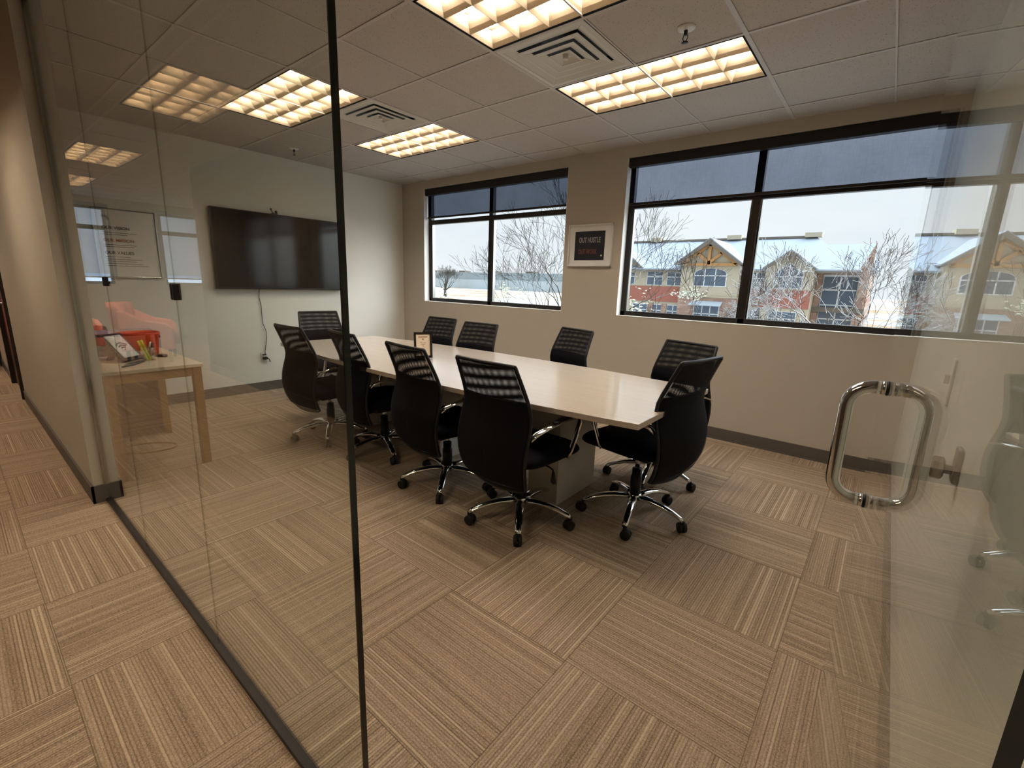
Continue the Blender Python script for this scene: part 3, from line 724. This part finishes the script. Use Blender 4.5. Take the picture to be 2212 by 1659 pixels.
def make_chair(label):
    o = thing('office_chair', (0, 0, 0), label, 'office chair', 'mesh office chairs around the conference table')
    b = MB()
    for k in range(5):
        a = R(90+72*k+18); d = Vector((math.cos(a), math.sin(a), 0)); P = []
        for r_, z in ((.025, .118), (.07, .122), (.12, .122), (.18, .114), (.24, .098), (.285, .080), (.305, .070)): P.append(d*r_+Vector((0, 0, z)))
        b.tube(P, [.030, .028, .026, .024, .022, .020, .017], 12, sq=(1.0, .62))
    b.lathe([(.036, .095), (.040, .10), (.040, .135), (.034, .142)], n=20)
    b.build('star_base', 'chrome', o)
    for k in range(5):
        a = R(90+72*k+18); d = Vector((math.cos(a), math.sin(a), 0)); p = d*.305; t_ = Vector((-d.y, d.x, 0)); sw = R(35+50*k); dd = d*math.cos(sw)+t_*math.sin(sw); tt = Vector((-dd.y, dd.x, 0))
        q = MB(); cc = p+dd*.012
        for s in (-1, 1):
            cen = cc+tt*s*.013+Vector((0, 0, .0285)); P = [cen-tt*.010, cen-tt*.008, cen+tt*.008, cen+tt*.010]
            q.tube(P, [.022, .0285, .0285, .022], 18)
        q.tube([cc+Vector((0, 0, .027))-tt*.02, cc+Vector((0, 0, .027))+tt*.02], .008, 8)
        q.tube([p+Vector((0, 0, .045)), p+Vector((0, 0, .072))], .008, 8)
        q.tube([cc+Vector((0,0,.048))-dd*.012, cc+Vector((0,0,.055)), cc+Vector((0,0,.048))+dd*.02], [.010, .014, .006], 8, sq=(1.5, .7))
        q.build('caster', 'rubber', o)
    MB().lathe([(.033, .14), (.033, .25), (.028, .252), (.028, .30), (.0, .30)], n=18).build('column_cover', 'black', o)
    MB().lathe([(.014, .28), (.014, .36)], n=14).build('gas_lift', 'chrome', o)
    MB().box(-.075, .075, -.11, .11, .345, .395).build('tilt_mechanism', 'black', o, bevel=.01)
    lv = MB().tube([(.07, .03, .37), (.17, .03, .365), (.20, .03, .355), (.203, .03, .335)], .005, 8)
    lv.tube([(.203, .03, .345), (.205, .03, .32), (.206, .03, .285), (.206, .03, .275)], [.008, .014, .020, .010], 8, sq=(.5, 1))
    lv.build('lift_lever', 'black', o)
    # seat: rounded cushion with waterfall front
    n, m = 14, 28; rows = []
    for i in range(n+1):
        ph = math.pi*i/n; zz = math.cos(ph); rr = math.sin(ph)**.45 if 0 < i < n else 0.0
        row = []
        for j in range(m):
            a = 2*math.pi*j/m; ca, sa = math.cos(a), math.sin(a)
            x = .25*rr*math.copysign(abs(ca)**.45, ca); y = .035+.265*rr*math.copysign(abs(sa)**.5, sa)
            z = .438+.054*zz-.030*max(0, (y-.12)/.18)**2+.010*(abs(x)/.25)**2
            row.append((x, y, z))
        rows.append(row)
    MB().surf(rows, True, True).build('seat', 'fabric', o)
    # back: rim, two nets, lumbar pad
    rim = []
    zs = [.315, .35, .40, .46, .52, .58, .64, .70, .75, .80, .86, .91, .95, .963]
    L = [(-prof(z)[1], prof(z)[0], z) for z in zs]
    T = [(x, prof(.965)[0]-.012*(1-(x/.2)**2), .967) for x in (-.203, -.196, -.15, -.08, 0, .08, .15, .196, .203)]
    Rr = [(prof(z)[1], prof(z)[0], z) for z in reversed(zs)]
    B = [(x, prof(.30)[0]-.03*(1-(x/.19)**2), .298-.012*(1-(x/.19)**2)) for x in (.17, .10, .03, -.03, -.10, -.17)]
    rim = L+T+Rr+B
    MB().tube(rim, .0105, 8, closed=True, up=(0, 1, 0)).build('back_rim', 'black', o)
    MB().surf(sheet(.68, .96, .006, inset=.004), True).build('front_net', 'net', o)
    MB().surf(sheet(.30, .96, -.016, 22, 11, .002, .036), True).build('rear_net', 'net2', o)
    fr_, bk = sheet(.32, .775, .010, 14, 11, .008, .03), sheet(.32, .775, -.008, 14, 11, .008, .032)
    pad = MB().surf(fr_, True).surf(bk, True)
    for rws in (0, -1): pad.surf([fr_[rws], bk[rws]], False)
    pad.surf([[r_[0] for r_ in fr_], [r_[0] for r_ in bk]], False).surf([[r_[-1] for r_ in fr_], [r_[-1] for r_ in bk]], False)
    pad.build('lumbar_pad', 'fabric', o)
    sp = MB().tube([(0, -.05, .37), (0, -.16, .36), (0, -.225, .37), (0, -.27, .43), (0, -.296, .50)], [.02, .022, .024, .022, .012], 10, sq=(1.5, .5), up=(1, 0, 0))
    sp.build('back_spine', 'black', o)
    for s in (-1, 1):
        P = [(s*.245, -.235, .60), (s*.262, -.215, .625), (s*.275, -.13, .650), (s*.282, -.02, .664), (s*.283, .08, .668), (s*.283, .125, .660), (s*.281, .145, .63), (s*.272, .125, .55), (s*.258, .100, .465), (s*.245, .09, .425)]
        am = MB().tube(P, .0175, 10, sq=(.42, 1.0), up=(1, 0, 0)).build('arm', 'chrome', o)
        MB().tube([(s*.278, -.09, .667), (s*.280, -.06, .672), (s*.283, 0, .677), (s*.283, .07, .680), (s*.283, .11, .676)], [.012, .020, .021, .020, .014], 12, sq=(.35, 1.0), up=(1, 0, 0)).build('arm_pad', 'black', am)
    return o
CH = [(-1.49, 1.965, -3, -15, 0, 'black mesh office chair nearest the corridor, its see-through back turned to the glass'),
      (-2.15, 2.00, -6, -10, 0, 'black mesh office chair in the near row directly left of the nearest chair'),
      (-2.95, 2.07, -7, 20, 0, 'black mesh office chair cut across by the dark edge of the glass partition'),
      (-3.58, 1.97, 1, 0, 0, 'black mesh office chair at the display end of the near row'),
      (-1.01, 2.47, 80, 25, .03, 'black mesh office chair turned sideways at the window end of the table'),
      (-1.16, 3.06, 163, 12, 0, 'black mesh office chair of the far row, behind the chair at the table end'),
      (-2.20, 3.20, 162, 0, 0, 'black mesh office chair standing alone in the middle of the far row'),
      (-2.96, 2.87, 181, 30, 0, 'black mesh office chair in the far row right of the small table frame'),
      (-3.60, 2.96, 180, 10, 0, 'black mesh office chair in the far row partly behind the small table frame'),
      (-4.62, 2.58, -99, 0, 0, 'black mesh office chair at the head of the table below the display')]
c0 = make_chair(CH[0][5])
for k, (x, y, rz, spin, dz, lab) in enumerate(CH):
    q = c0 if k == 0 else copy_tree(c0)
    q.location = (x, y, 0); q.rotation_euler = (0, 0, R(rz)); q['label'] = lab
    for ch in q.children:
        kind = ch.name.split('.')[0]
        if kind in ('star_base', 'caster'): ch.rotation_euler = (0, 0, R(spin))
        elif dz and kind not in ('column_cover',): ch.location = (0, 0, dz)

# ------------------------------------------------------------------ side desk by the corridor wall end
def side_table():
    xa, xb, y0, y1, H = -4.66, -3.67, .54, 1.09, .73
    o = thing('side_table', ((xa+xb)/2, (y0+y1)/2, 0), 'light topped side table on tan square legs behind the corridor wall end', 'table'); O = o.location
    MB().box(xa, xb, y0, y1, H-.022, H).build('tabletop', 'lighttop', o, O, bevel=.002)
    ap = MB()
    for a, b, e, f in ((xa+.02, xb-.02, y0+.02, y0+.04), (xa+.02, xb-.02, y1-.04, y1-.02), (xa+.02, xa+.04, y0+.02, y1-.02), (xb-.04, xb-.02, y0+.02, y1-.02)): ap.box(a, b, e, f, H-.085, H-.022)
    ap.build('apron', 'oak', o, O)
    for x in (xa+.035, xb-.035):
        for y in (y0+.035, y1-.035): MB().box(x-.026, x+.026, y-.026, y+.026, 0, H-.022).build('leg', 'oak', o, O, bevel=.003)
    MB().box(xa+.075, xa+.09, y0+.07, y1-.07, .03, H-.086).build('back_panel', 'brownpanel', o, O)
side_table()
TZ = .731
def bin_():
    x, y = -4.33, .895; o = thing('orange_bin', (x, y, TZ), 'orange plastic bin on the side table', 'bin'); O = o.location
    n = 4; out = []
    def ring(w, d, z, e=.62):
        return [(x+w*math.copysign(abs(math.cos(a))**e, math.cos(a)), y+d*math.copysign(abs(math.sin(a))**e, math.sin(a)), TZ+z) for a in [2*math.pi*k/28 for k in range(28)]]
    MB().surf([ring(.001, .001, .004), ring(.092, .092, .004), ring(.098, .098, .0), ring(.112, .112, .15), ring(.117, .117, .155), ring(.117, .117, .17), ring(.110, .110, .17), ring(.106, .106, .15), ring(.088, .088, .012), ring(.001, .001, .012)], True, True).build('bin_body', 'orange', o, O)
    MB().box(x+.02, x+.045, y+.105, y+.116, TZ+.125, TZ+.145).build('grip_hole', 'black', o, O)
    MB().box(x+.082, x+.094, y+.06, y+.085, TZ+.125, TZ+.145).build('grip_hole', 'black', o, O)
bin_()
def wifi_sign():
    x, y = -4.06, .78; o = thing('tablet_sign', (x, y, TZ), 'leaning black framed sign with a grey wireless symbol on the side table', 'sign', rz=R(130))
    t = Matrix.Rotation(R(-40), 3, 'X'); w, h = .15, .20
    f = MB().obox(t @ Vector((0, 0, h/2))+Vector((0, 0, .017)), (w+.03, .016, h+.03), t); f.build('frame', 'black', o, bevel=.003)
    MB().obox(t @ Vector((0, -.009, h/2))+Vector((0, 0, .019)), (w-.02, .003, h-.015), t).build('white_card', 'bluegrey', o)
    for r_ in (.056, .038, .020):
        MB().tube([t @ Vector((r_*math.cos(R(a)), -.0115, h/2-.03+r_*math.sin(R(a))))+Vector((0, 0, .019)) for a in range(40, 145, 8)], .0042, 6).build('wireless_arc', 'greyswoosh', o)
    MB().lathe([(.001, -.002), (.005, -.002), (.005, .001)], t @ Vector((0, -.0115, h/2-.03))+Vector((0, 0, .019)), 'y', 10).build('wireless_dot', 'greyswoosh', o)
    MB().add([(-.03, .10, .10), (.03, .10, .10), (.03, .15, 0.0), (-.03, .15, 0.0)], [(0, 1, 2, 3)]).build('easel', 'black', o, solid=.004)
wifi_sign()
def pen_cup():
    x, y = -4.02, .865; o = thing('pen_cup', (x, y, TZ), 'clear acrylic pen cup in front of the orange bin', 'pen holder'); O = o.location
    w = .035; m = MB()
    for a, b, e, f in ((-w, w, -w, -w+.003), (-w, w, w-.003, w), (-w, -w+.003, -w, w), (w-.003, w, -w, w)): m.box(x+a, x+b, y+e, y+f, TZ, TZ+.10)
    m.box(x-w, x+w, y-w, y+w, TZ, TZ+.004).build('cup', 'acrylic', o, O)
    random.seed(3)
    def pen(nm, lab, a, b, r_, mt, cap, grp):
        p = thing(nm, a, lab, 'pen', grp)
        d = Vector(b)-Vector(a); MB().tube([a, Vector(a)+d*.7], r_, 10).build('barrel', mt, p, Vector(a))
        MB().tube([Vector(a)+d*.7, b], r_*1.12, 10).build('cap', cap, p, Vector(a))
    z = TZ+.005
    pen('highlighter', 'yellow highlighter leaning leftmost in the clear pen cup', (x+.018, y-.010, z), (x-.015, y-.045, z+.135), .007, 'yellow', 'yellow', 'highlighters in the pen cup')
    pen('highlighter', 'second yellow highlighter leaning in the clear pen cup', (x+.020, y+.005, z), (x-.008, y-.028, z+.14), .007, 'yellow', 'yellow', 'highlighters in the pen cup')
    pen('ballpoint_pen', 'silver pen leaning in the clear pen cup', (x-.012, y-.01, z), (x+.01, y+.02, z+.125), .005, 'steel', 'white', None)
    pen('marker_pen', 'dark marker leaning rightmost in the clear pen cup', (x-.018, y+.012, z), (x-.005, y+.035, z+.118), .006, 'white', 'black', None)
pen_cup()
def small_things():
    x, y = -4.42, .68; o = thing('drink_dispenser', (x, y, TZ), 'dark jar with a dark red lid at the left end of the side table', 'jar'); O = o.location
    MB().lathe([(.045, 0), (.05, .01), (.05, .11)], (x, y, TZ), 'z', 20).build('jar_body', 'black', o, O)
    MB().lathe([(.05, .11), (.053, .115), (.053, .19), (.046, .215), (.02, .222), (.0, .223)], (x, y, TZ), 'z', 20).build('jar_lid', 'redjar', o, O)
    x, y = -3.90, .745
    k = thing('letter_opener', (x, y, TZ), 'flat grey folded leaflet lying in front of the pen cup', 'leaflet', rz=R(140)); k.name = 'leaflet'
    MB().prism([(-.12, -.02), (-.02, -.035), (.11, -.02), (.12, .02), (0, .03), (-.12, -.005)], 0, .006).build('leaflet_sheet', 'greyswoosh', k)
    x, y = -4.14, .965
    k = MB().prism([(-.04, -.02), (.03, -.028), (.05, 0), (.03, .028), (-.04, .02)], 0, .018).build('computer_mouse', 'black', None, (0, 0, 0), bevel=.006)
    k.location = (x, y, TZ); k.rotation_euler = (0, 0, R(40)); tag(k, 'small black object lying beside the orange bin', 'small device'); k.name = 'small_device'
small_things()
def floor_cable():
    P = []
    for k in range(22):
        a = 2*math.pi*k/22; P.append((-4.30+.13*math.cos(a)+.06*math.sin(a), .84+.175*math.sin(a), .006))
    tag(MB().tube(P, .0075, 8, closed=True).build('floor_cable', 'oak', None, (-4.3, .84, 0)), 'loop of brown cable lying on the carpet below the side table', 'cable')
floor_cable()

# ------------------------------------------------------------------ fittings on the right wall
def right_wall():
    x = RX; o = thing('light_switch', (x, 2.09, 1.0), 'white wall switch with small toggle seen through the open glass door', 'light switch'); O = o.location
    MB().box(x-.008, x, 2.04, 2.115, 1.0, 1.155).build('switch_plate', 'white', o, O, bevel=.003)
    MB().box(x-.022, x-.008, 2.07, 2.082, 1.07, 1.10).build('toggle', 'white', o, O, bevel=.002)
    o = thing('door_stop', (x, 1.55, .94), 'bronze wall mounted door stop seen low through the open glass door', 'door stop'); O = o.location
    MB().box(x-.012, x, 1.52, 1.575, .895, .985).build('stop_plate', 'brass', o, O, bevel=.005)
    MB().tube([(x-.012, 1.548, .925), (x-.028, 1.548, .925)], .012, 12).build('stop_stem', 'brass', o, O)
    MB().lathe([(.022, -.028), (.030, -.032), (.030, -.05), (.022, -.056)], (x, 1.548, .925), 'x', 8, False).build('stop_bumper', 'brass', o, O)
right_wall()

# ------------------------------------------------------------------ lobby furniture (seen mirrored in the partition)
def armchair(x, y, rz, label):
    o = thing('armchair', (x, y, 0), label, 'armchair', 'salmon lobby armchairs', rz=rz)
    MB().box(-.27, .27, -.24, .34, .22, .44).build('seat_cushion', 'salmon', o, bevel=.04, seg=3)
    rows = []
    for i in range(7):
        z = .3+.58*i/6; rows.append([(.36*math.sin(R(a)), -.05-.34*math.cos(R(a))-.05*i/6, z) for a in range(-70, 71, 14)])
    MB().surf(rows, True).build('backrest', 'salmon', o, solid=.09)
    for s in (-1, 1):
        P = [(s*.35, -.16, .28), (s*.36, -.1, .70), (s*.355, .1, .66), (s*.34, .3, .60), (s*.33, .36, .5)]
        MB().prism([(-.28, .2), (.36, .2), (.36, .52), (.28, .60), (.05, .64), (-.2, .78), (-.28, .78)], s*.30, s*.38, 'yz').build('arm', 'salmon', o, bevel=.025, seg=3)
    for sx in (-.27, .27):
        for sy in (-.22, .28): MB().box(sx-.02, sx+.02, sy-.02, sy+.02, 0, .22).build('leg', 'darkwood', o)
    return o
armchair(-8.75, -1.0, R(200), 'salmon lobby armchair mirrored under the grey poster')
armchair(-9.45, -.1, R(250), 'salmon lobby armchair mirrored beside the wall end')
def coffee_table():
    o = thing('coffee_table', (-8.0, -.5, 0), 'dark red wooden lobby table mirrored behind the orange bin', 'table'); O = o.location
    MB().box(-8.3, -7.75, -.92, -.05, .50, .54).build('tabletop', 'redwood', o, O, bevel=.004)
    for x in (-8.27, -7.78):
        for y in (-.89, -.08): MB().box(x-.025, x+.025, y-.025, y+.025, 0, .50).build('leg', 'redwood', o, O)
coffee_table()

# ------------------------------------------------------------------ outside
GZ = -4.2
struct(MB().quad((-700, WY+.6, GZ), (300, WY+.6, GZ), (300, 900, GZ), (-700, 900, GZ)), 'ground', 'ground', 'snow dusted ground with tan grass outside the windows', 'ground')
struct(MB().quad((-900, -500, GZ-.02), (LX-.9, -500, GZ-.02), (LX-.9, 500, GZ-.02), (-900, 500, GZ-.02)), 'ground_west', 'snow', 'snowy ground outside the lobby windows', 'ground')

def building():
    Y = 50.0
    o = thing('office_building', (-13, Y+6, GZ), 'two storey gabled office building with snowy roof, stucco, red brick bands and stone base', 'building'); O = o.location
    # wall volumes
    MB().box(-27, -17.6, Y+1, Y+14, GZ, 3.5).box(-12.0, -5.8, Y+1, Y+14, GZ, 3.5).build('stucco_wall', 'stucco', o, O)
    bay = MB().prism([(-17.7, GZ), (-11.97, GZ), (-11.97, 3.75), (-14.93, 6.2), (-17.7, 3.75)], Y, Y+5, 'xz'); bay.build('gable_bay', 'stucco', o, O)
    MB().box(-17.75, -11.92, Y-.12, Y, GZ, .6).build('stone_base', 'stone', o, O)
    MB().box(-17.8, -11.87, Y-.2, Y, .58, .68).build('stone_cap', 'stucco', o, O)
    MB().box(-27, -17.75, Y+.93, Y+1, -.12, 1.55).build('brick_band', 'brick', o, O)
    MB().box(-11.9, -9.72, Y+.93, Y+1, -.12, 1.55).box(-9.72, -5.75, Y-.07, Y, -.12, 1.55).build('brick_band', 'brick', o, O)
    for x in (-26.4, -21.2, -19.6, -11.6, -9.0, -6.3): MB().box(x-.3, x+.3, Y+.88, Y+1, GZ, -.35).build('stone_pier', 'stone', o, O)
    # recessed right part with glass and brick
    MB().box(-5.8, -1.8, Y+3, Y+14, GZ, 3.3).build('recessed_wing', 'stone', o, O)
    MB().prism([(-2.75, 3.3), (-1.75, 3.3), (-1.72, 5.9)], Y+2.6, Y+3.4, 'xz').build('pointed_parapet', 'stone', o, O)
    # roofs
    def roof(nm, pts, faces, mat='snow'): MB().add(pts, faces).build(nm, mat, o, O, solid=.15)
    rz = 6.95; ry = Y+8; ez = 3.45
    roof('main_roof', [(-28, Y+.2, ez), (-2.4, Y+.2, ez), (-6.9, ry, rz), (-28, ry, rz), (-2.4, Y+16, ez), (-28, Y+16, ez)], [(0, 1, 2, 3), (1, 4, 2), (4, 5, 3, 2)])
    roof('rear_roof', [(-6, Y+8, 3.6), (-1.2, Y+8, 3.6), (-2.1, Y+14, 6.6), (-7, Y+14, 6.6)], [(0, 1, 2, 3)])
    MB().box(-28, -6.9, ry-.15, ry+.15, rz, rz+.22).build('ridge_cap', 'trimb', o, O)
    MB().box(-27.5, -18, Y+.25, Y+.5, ez-.32, ez-.02).box(-11.7, -9.8, Y+.25, Y+.5, ez-.32, ez-.02).box(-5.7, -2.4, Y+.25, Y+.5, ez-.32, ez-.02).build('eave_fascia', 'trimb', o, O)
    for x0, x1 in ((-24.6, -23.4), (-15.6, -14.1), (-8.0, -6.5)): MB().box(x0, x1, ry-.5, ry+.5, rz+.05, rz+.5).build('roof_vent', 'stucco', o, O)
    def gable(xl, xr, xp, ze, zp, y0, depth, ov=.35):
        sl = (zp-ze)/(xp-xl)
        roof('gable_roof', [(xl, y0-.7, ze+.1), (xp, y0-.7, zp+.1), (xp, y0+depth, zp+.1), (xl, y0+depth, ze+.1), (xr, y0-.7, ze+.1), (xr, y0+depth, ze+.1)], [(0, 1, 2, 3), (1, 4, 5, 2)])
        f = MB(); w = .42
        for xe in (xl, xr): f.prism([(xe, ze), (xp, zp), (xp, zp-w*1.15), (xe+(w*.8 if xe < xp else -w*.8), ze-.03), (xe, ze-.06)], y0-.78, y0-.62, 'xz')
        f.build('gable_fascia', 'trimb', o, O)
    gable(-18.3, -11.6, -14.95, 3.85, 6.35, Y, 7)
    tb = MB(); yb = Y-.2
    def beam(a, b, w=.27): tb.bar((a[0], yb, a[1]), (b[0], yb, b[1]), .25, w, up=(0, 1, 0)) if False else tb.bar((a[0], yb, a[1]), (b[0], yb, b[1]), w, .25, up=(0, 1, 0))
    beam((-17.6, 3.85), (-12.3, 3.85)); beam((-17.6, 3.9), (-14.95, 5.85)); beam((-12.3, 3.9), (-14.95, 5.85))
    beam((-14.95, 3.85), (-14.95, 5.8)); beam((-14.95, 4.0), (-16.1, 4.95)); beam((-14.95, 4.0), (-13.8, 4.95)); tb.build('timber_truss', 'timber', o, O)
    # side dormer gable and far left gable
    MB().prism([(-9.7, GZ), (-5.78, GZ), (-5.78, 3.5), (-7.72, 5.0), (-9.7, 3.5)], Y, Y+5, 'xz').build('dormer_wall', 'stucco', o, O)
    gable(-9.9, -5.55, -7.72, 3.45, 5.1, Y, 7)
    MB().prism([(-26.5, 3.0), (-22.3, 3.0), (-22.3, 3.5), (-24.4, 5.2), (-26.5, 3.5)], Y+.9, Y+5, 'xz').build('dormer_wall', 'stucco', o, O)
    gable(-26.6, -22.2, -24.4, 3.5, 5.3, Y+1, 6)
    # windows
    def win(poly, y, mull=(), tr=(), t=.09):
        xs = [p[0] for p in poly]; zs = [p[1] for p in poly]; cx, cz = sum(xs)/len(xs), sum(zs)/len(zs)
        f = MB().prism([(cx+(x-cx)*1.07, cz+(z-cz)*1.08) for x, z in poly], y-.04, y, 'xz').build('window_frame', 'whitetrim', o, O)
        MB().prism(poly, y-.07, y-.041, 'xz').build('window_glass', 'bglass', f, O)
        b = MB()
        for x, z0, z1 in mull: b.box(x-t/2, x+t/2, y-.10, y-.071, z0, z1)
        for z, x0, x1 in tr: b.box(x0, x1, y-.10, y-.071, z-t/2, z+t/2)
        b.build('window_bars', 'whitetrim', f, O)
    yw = Y+1
    def rect(x0, x1, z0, z1, tz=None, y=yw):
        tz = tz or z0+(z1-z0)*.62; win([(x0, z0), (x1, z0), (x1, z1), (x0, z1)], y, [((x0+x1)/2, z0, z1)], [(tz, x0, x1)])
    for a, b in ((-21.8, -20.1), (-19.5, -17.8), (-11.3, -9.75)): rect(a, b, 1.72, 3.1)
    for a, b in ((-25.6, -23.4),): rect(a, b, 1.72, 3.1)
    for a, b in ((-25.9, -23.9), (-23.3, -21.6), (-20.9, -19.9), (-19.2, -17.9), (-11.3, -9.9)): rect(a, b, -2.1, -.5)
    rect(-8.9, -6.7, -2.1, -.5, None, Y)
    win([(-8.8, 1.75), (-6.6, 1.75), (-6.6, 3.1), (-7.7, 3.95), (-8.8, 3.1)], Y, [(-7.7, 1.75, 3.9)], [(2.75, -8.8, -6.6)])
    arch = [(-16.25, 1.75), (-13.2, 1.75), (-13.2, 2.95)]+[(-14.725+1.525*math.cos(R(a)), 2.95+.5*math.sin(R(a))) for a in range(15, 180, 15)]+[(-16.25, 2.95)]
    win(arch, Y, [(-15.25, 1.75, 3.4), (-14.2, 1.75, 3.4)], [(2.75, -16.25, -13.2)])
    win([(-15.9, -2.2), (-13.5, -2.2), (-13.5, -.3), (-15.9, -.3)], Y-.12, [(-15.1, -2.2, -.3), (-14.3, -2.2, -.3)], [(-1.1, -15.9, -13.5)])
    MB().add([(-16.2, Y-.15, .2), (-13.2, Y-.15, .2), (-13.1, Y-1.1, -.2), (-16.3, Y-1.1, -.2)], [(0, 1, 2, 3)]).build('awning', 'awning', o, O, solid=.08)
    win([(-5.2, -2.2), (-2.6, -2.2), (-2.6, 2.9), (-5.2, 2.9)], Y+3, [(-3.9, -2.2, 2.9)], [(1.7, -5.2, -2.6), (.3, -5.2, -2.6), (-1.0, -5.2, -2.6)], .12)
    MB().box(-5.75, -5.3, Y+2.4, Y+3, GZ, 3.3).box(-2.5, -1.9, Y+2.4, Y+3, GZ, 3.3).build('stone_pier', 'stone', o, O)
    MB().box(-5.8, -1.8, Y+2.2, Y+3, -.35, .1).build('floor_ledge', 'trimb', o, O)
building()
def warehouse():
    o = thing('warehouse', (-250, 300, GZ), 'long pale flat roofed warehouse far beyond the left window', 'building'); O = o.location
    MB().box(-420, -130, 280, 330, GZ, 3.6).build('wall', 'warehouse', o, O)
    MB().box(-420.2, -129.8, 279.8, 330, 3.6, 9.0).build('upper_band', 'warehouse2', o, O)
    for x in range(-400, -140, 36): MB().box(x, x+7, 285, 292, 9.0, 10.4).build('rooftop_unit', 'trimb', o, O)
warehouse()

# bare trees
def grow(mb, tips, p, d, L, r, depth, rng, up=.12, spread=.55, sides=3):
    n = 3; pts = [p.copy()]; rad = [r]; q = p.copy(); dd = d.copy()
    for k in range(n):
        dd = (dd+Vector((rng.gauss(0, .13), rng.gauss(0, .13), rng.gauss(0, .10)+up*.25))).normalized()
        q = q+dd*(L/n); pts.append(q.copy()); rad.append(max(RMIN, r*(1-.42*(k+1)/n)))
    mb.tube(pts, rad, 7 if depth > 5 else (4 if depth > 3 else 3), caps=False)
    tips.append((q.copy(), depth))
    if depth == 0: return
    kids = 3 if (rng.random() < .5 and depth > 1) else 2
    for k in range(kids):
        a = rng.uniform(0, 2*math.pi); x = dd.orthogonal().normalized(); y = dd.cross(x); s = spread*rng.uniform(.55, 1.15) if k or kids > 2 else spread*.45
        nd = (dd*math.cos(s)+(x*math.cos(a)+y*math.sin(a))*math.sin(s)+Vector((0, 0, up))).normalized()
        j = rng.choice([len(pts)-1, len(pts)-1, len(pts)-2]); grow(mb, tips, pts[j], nd, L*rng.uniform(.68, .86), rad[j]*.72, depth-1, rng, up, spread, sides)
def tree(loc, starts, label, seed, bark, depth, L, r, up, buds=0, zmax=9, group='bare trees outside', trunk_h=None, bud_r=.03, rmin=.004):
    global RMIN; RMIN = rmin
    rng = random.Random(seed); o = thing('bare_tree', (loc[0], loc[1], GZ), label, 'tree', group); O = o.location
    mb = MB(); tips = []; top = Vector((loc[0], loc[1], trunk_h))
    mb.tube([Vector((loc[0], loc[1], GZ)), Vector((loc[0]+.04, loc[1], (GZ+trunk_h)/2)), top], [r*1.5, r*1.25, r*1.05], 10)
    for d in starts: grow(mb, tips, top.copy(), Vector(d).normalized(), L, r*.7, depth, rng, up)
    mb.build('branches', bark, o, O, recalc=False)
    if buds:
        b = MB()
        cand = [t for t, dp in tips if t.z < zmax and dp <= 3 and t.x < loc[0]+2.3]
        for k in range(buds):
            t = rng.choice(cand)+Vector((rng.gauss(0, .07), rng.gauss(0, .07), rng.gauss(0, .06))); s = bud_r*rng.uniform(.5, 1.3); a = rng.uniform(0, 3.14)
            u = Vector((math.cos(a)*s*1.7, math.sin(a)*s*1.7, rng.uniform(-.5, .5)*s)); w = Vector((-math.sin(a)*s*.7, math.cos(a)*s*.7, 0)); h = Vector((0, 0, s*.6))
            b.add([t-u, t+u, t-w, t+w, t-h, t+h], [(0, 2, 5), (2, 1, 5), (1, 3, 5), (3, 0, 5), (2, 0, 4), (1, 2, 4), (3, 1, 4), (0, 3, 4)])
        tag(b.build('snowy_buds', 'blossom', o, O, recalc=False), kind='stuff')
tree((-5.3, 9.4), [(-.8, .1, .75), (-.35, -.15, 1), (.2, .1, 1), (-1, .1, .15), (.6, -.2, -.1)], 'large bare tree with budded twigs rising between the two windows', 5, 'bark', 7, 1.3, .12, .08, buds=11000, zmax=1.3, trunk_h=-1.0, bud_r=.018, rmin=.0035)
tree((-.85, 14.0), [(-.8, 0, .45), (.45, .1, .9), (-.2, .1, 1), (-1, .1, .1), (.8, 0, .4), (-.5, .3, .6), (-.9, -.3, .25), (-.6, -.2, .9), (.7, .3, .2)], 'snow covered bare tree in front of the recessed brick wing', 11, 'barksnow', 6, .98, .07, .05, trunk_h=-.4, rmin=.0055)
tree((-125, 115), [(-.5, 0, 1), (.5, 0, 1), (0, .3, 1), (.1, -.3, 1), (-.9, 0, .4), (.9, 0, .4)], 'small distant bare tree in the left window pane', 8, 'bark', 6, 2.5, .4, .10, trunk_h=-2, rmin=.022)
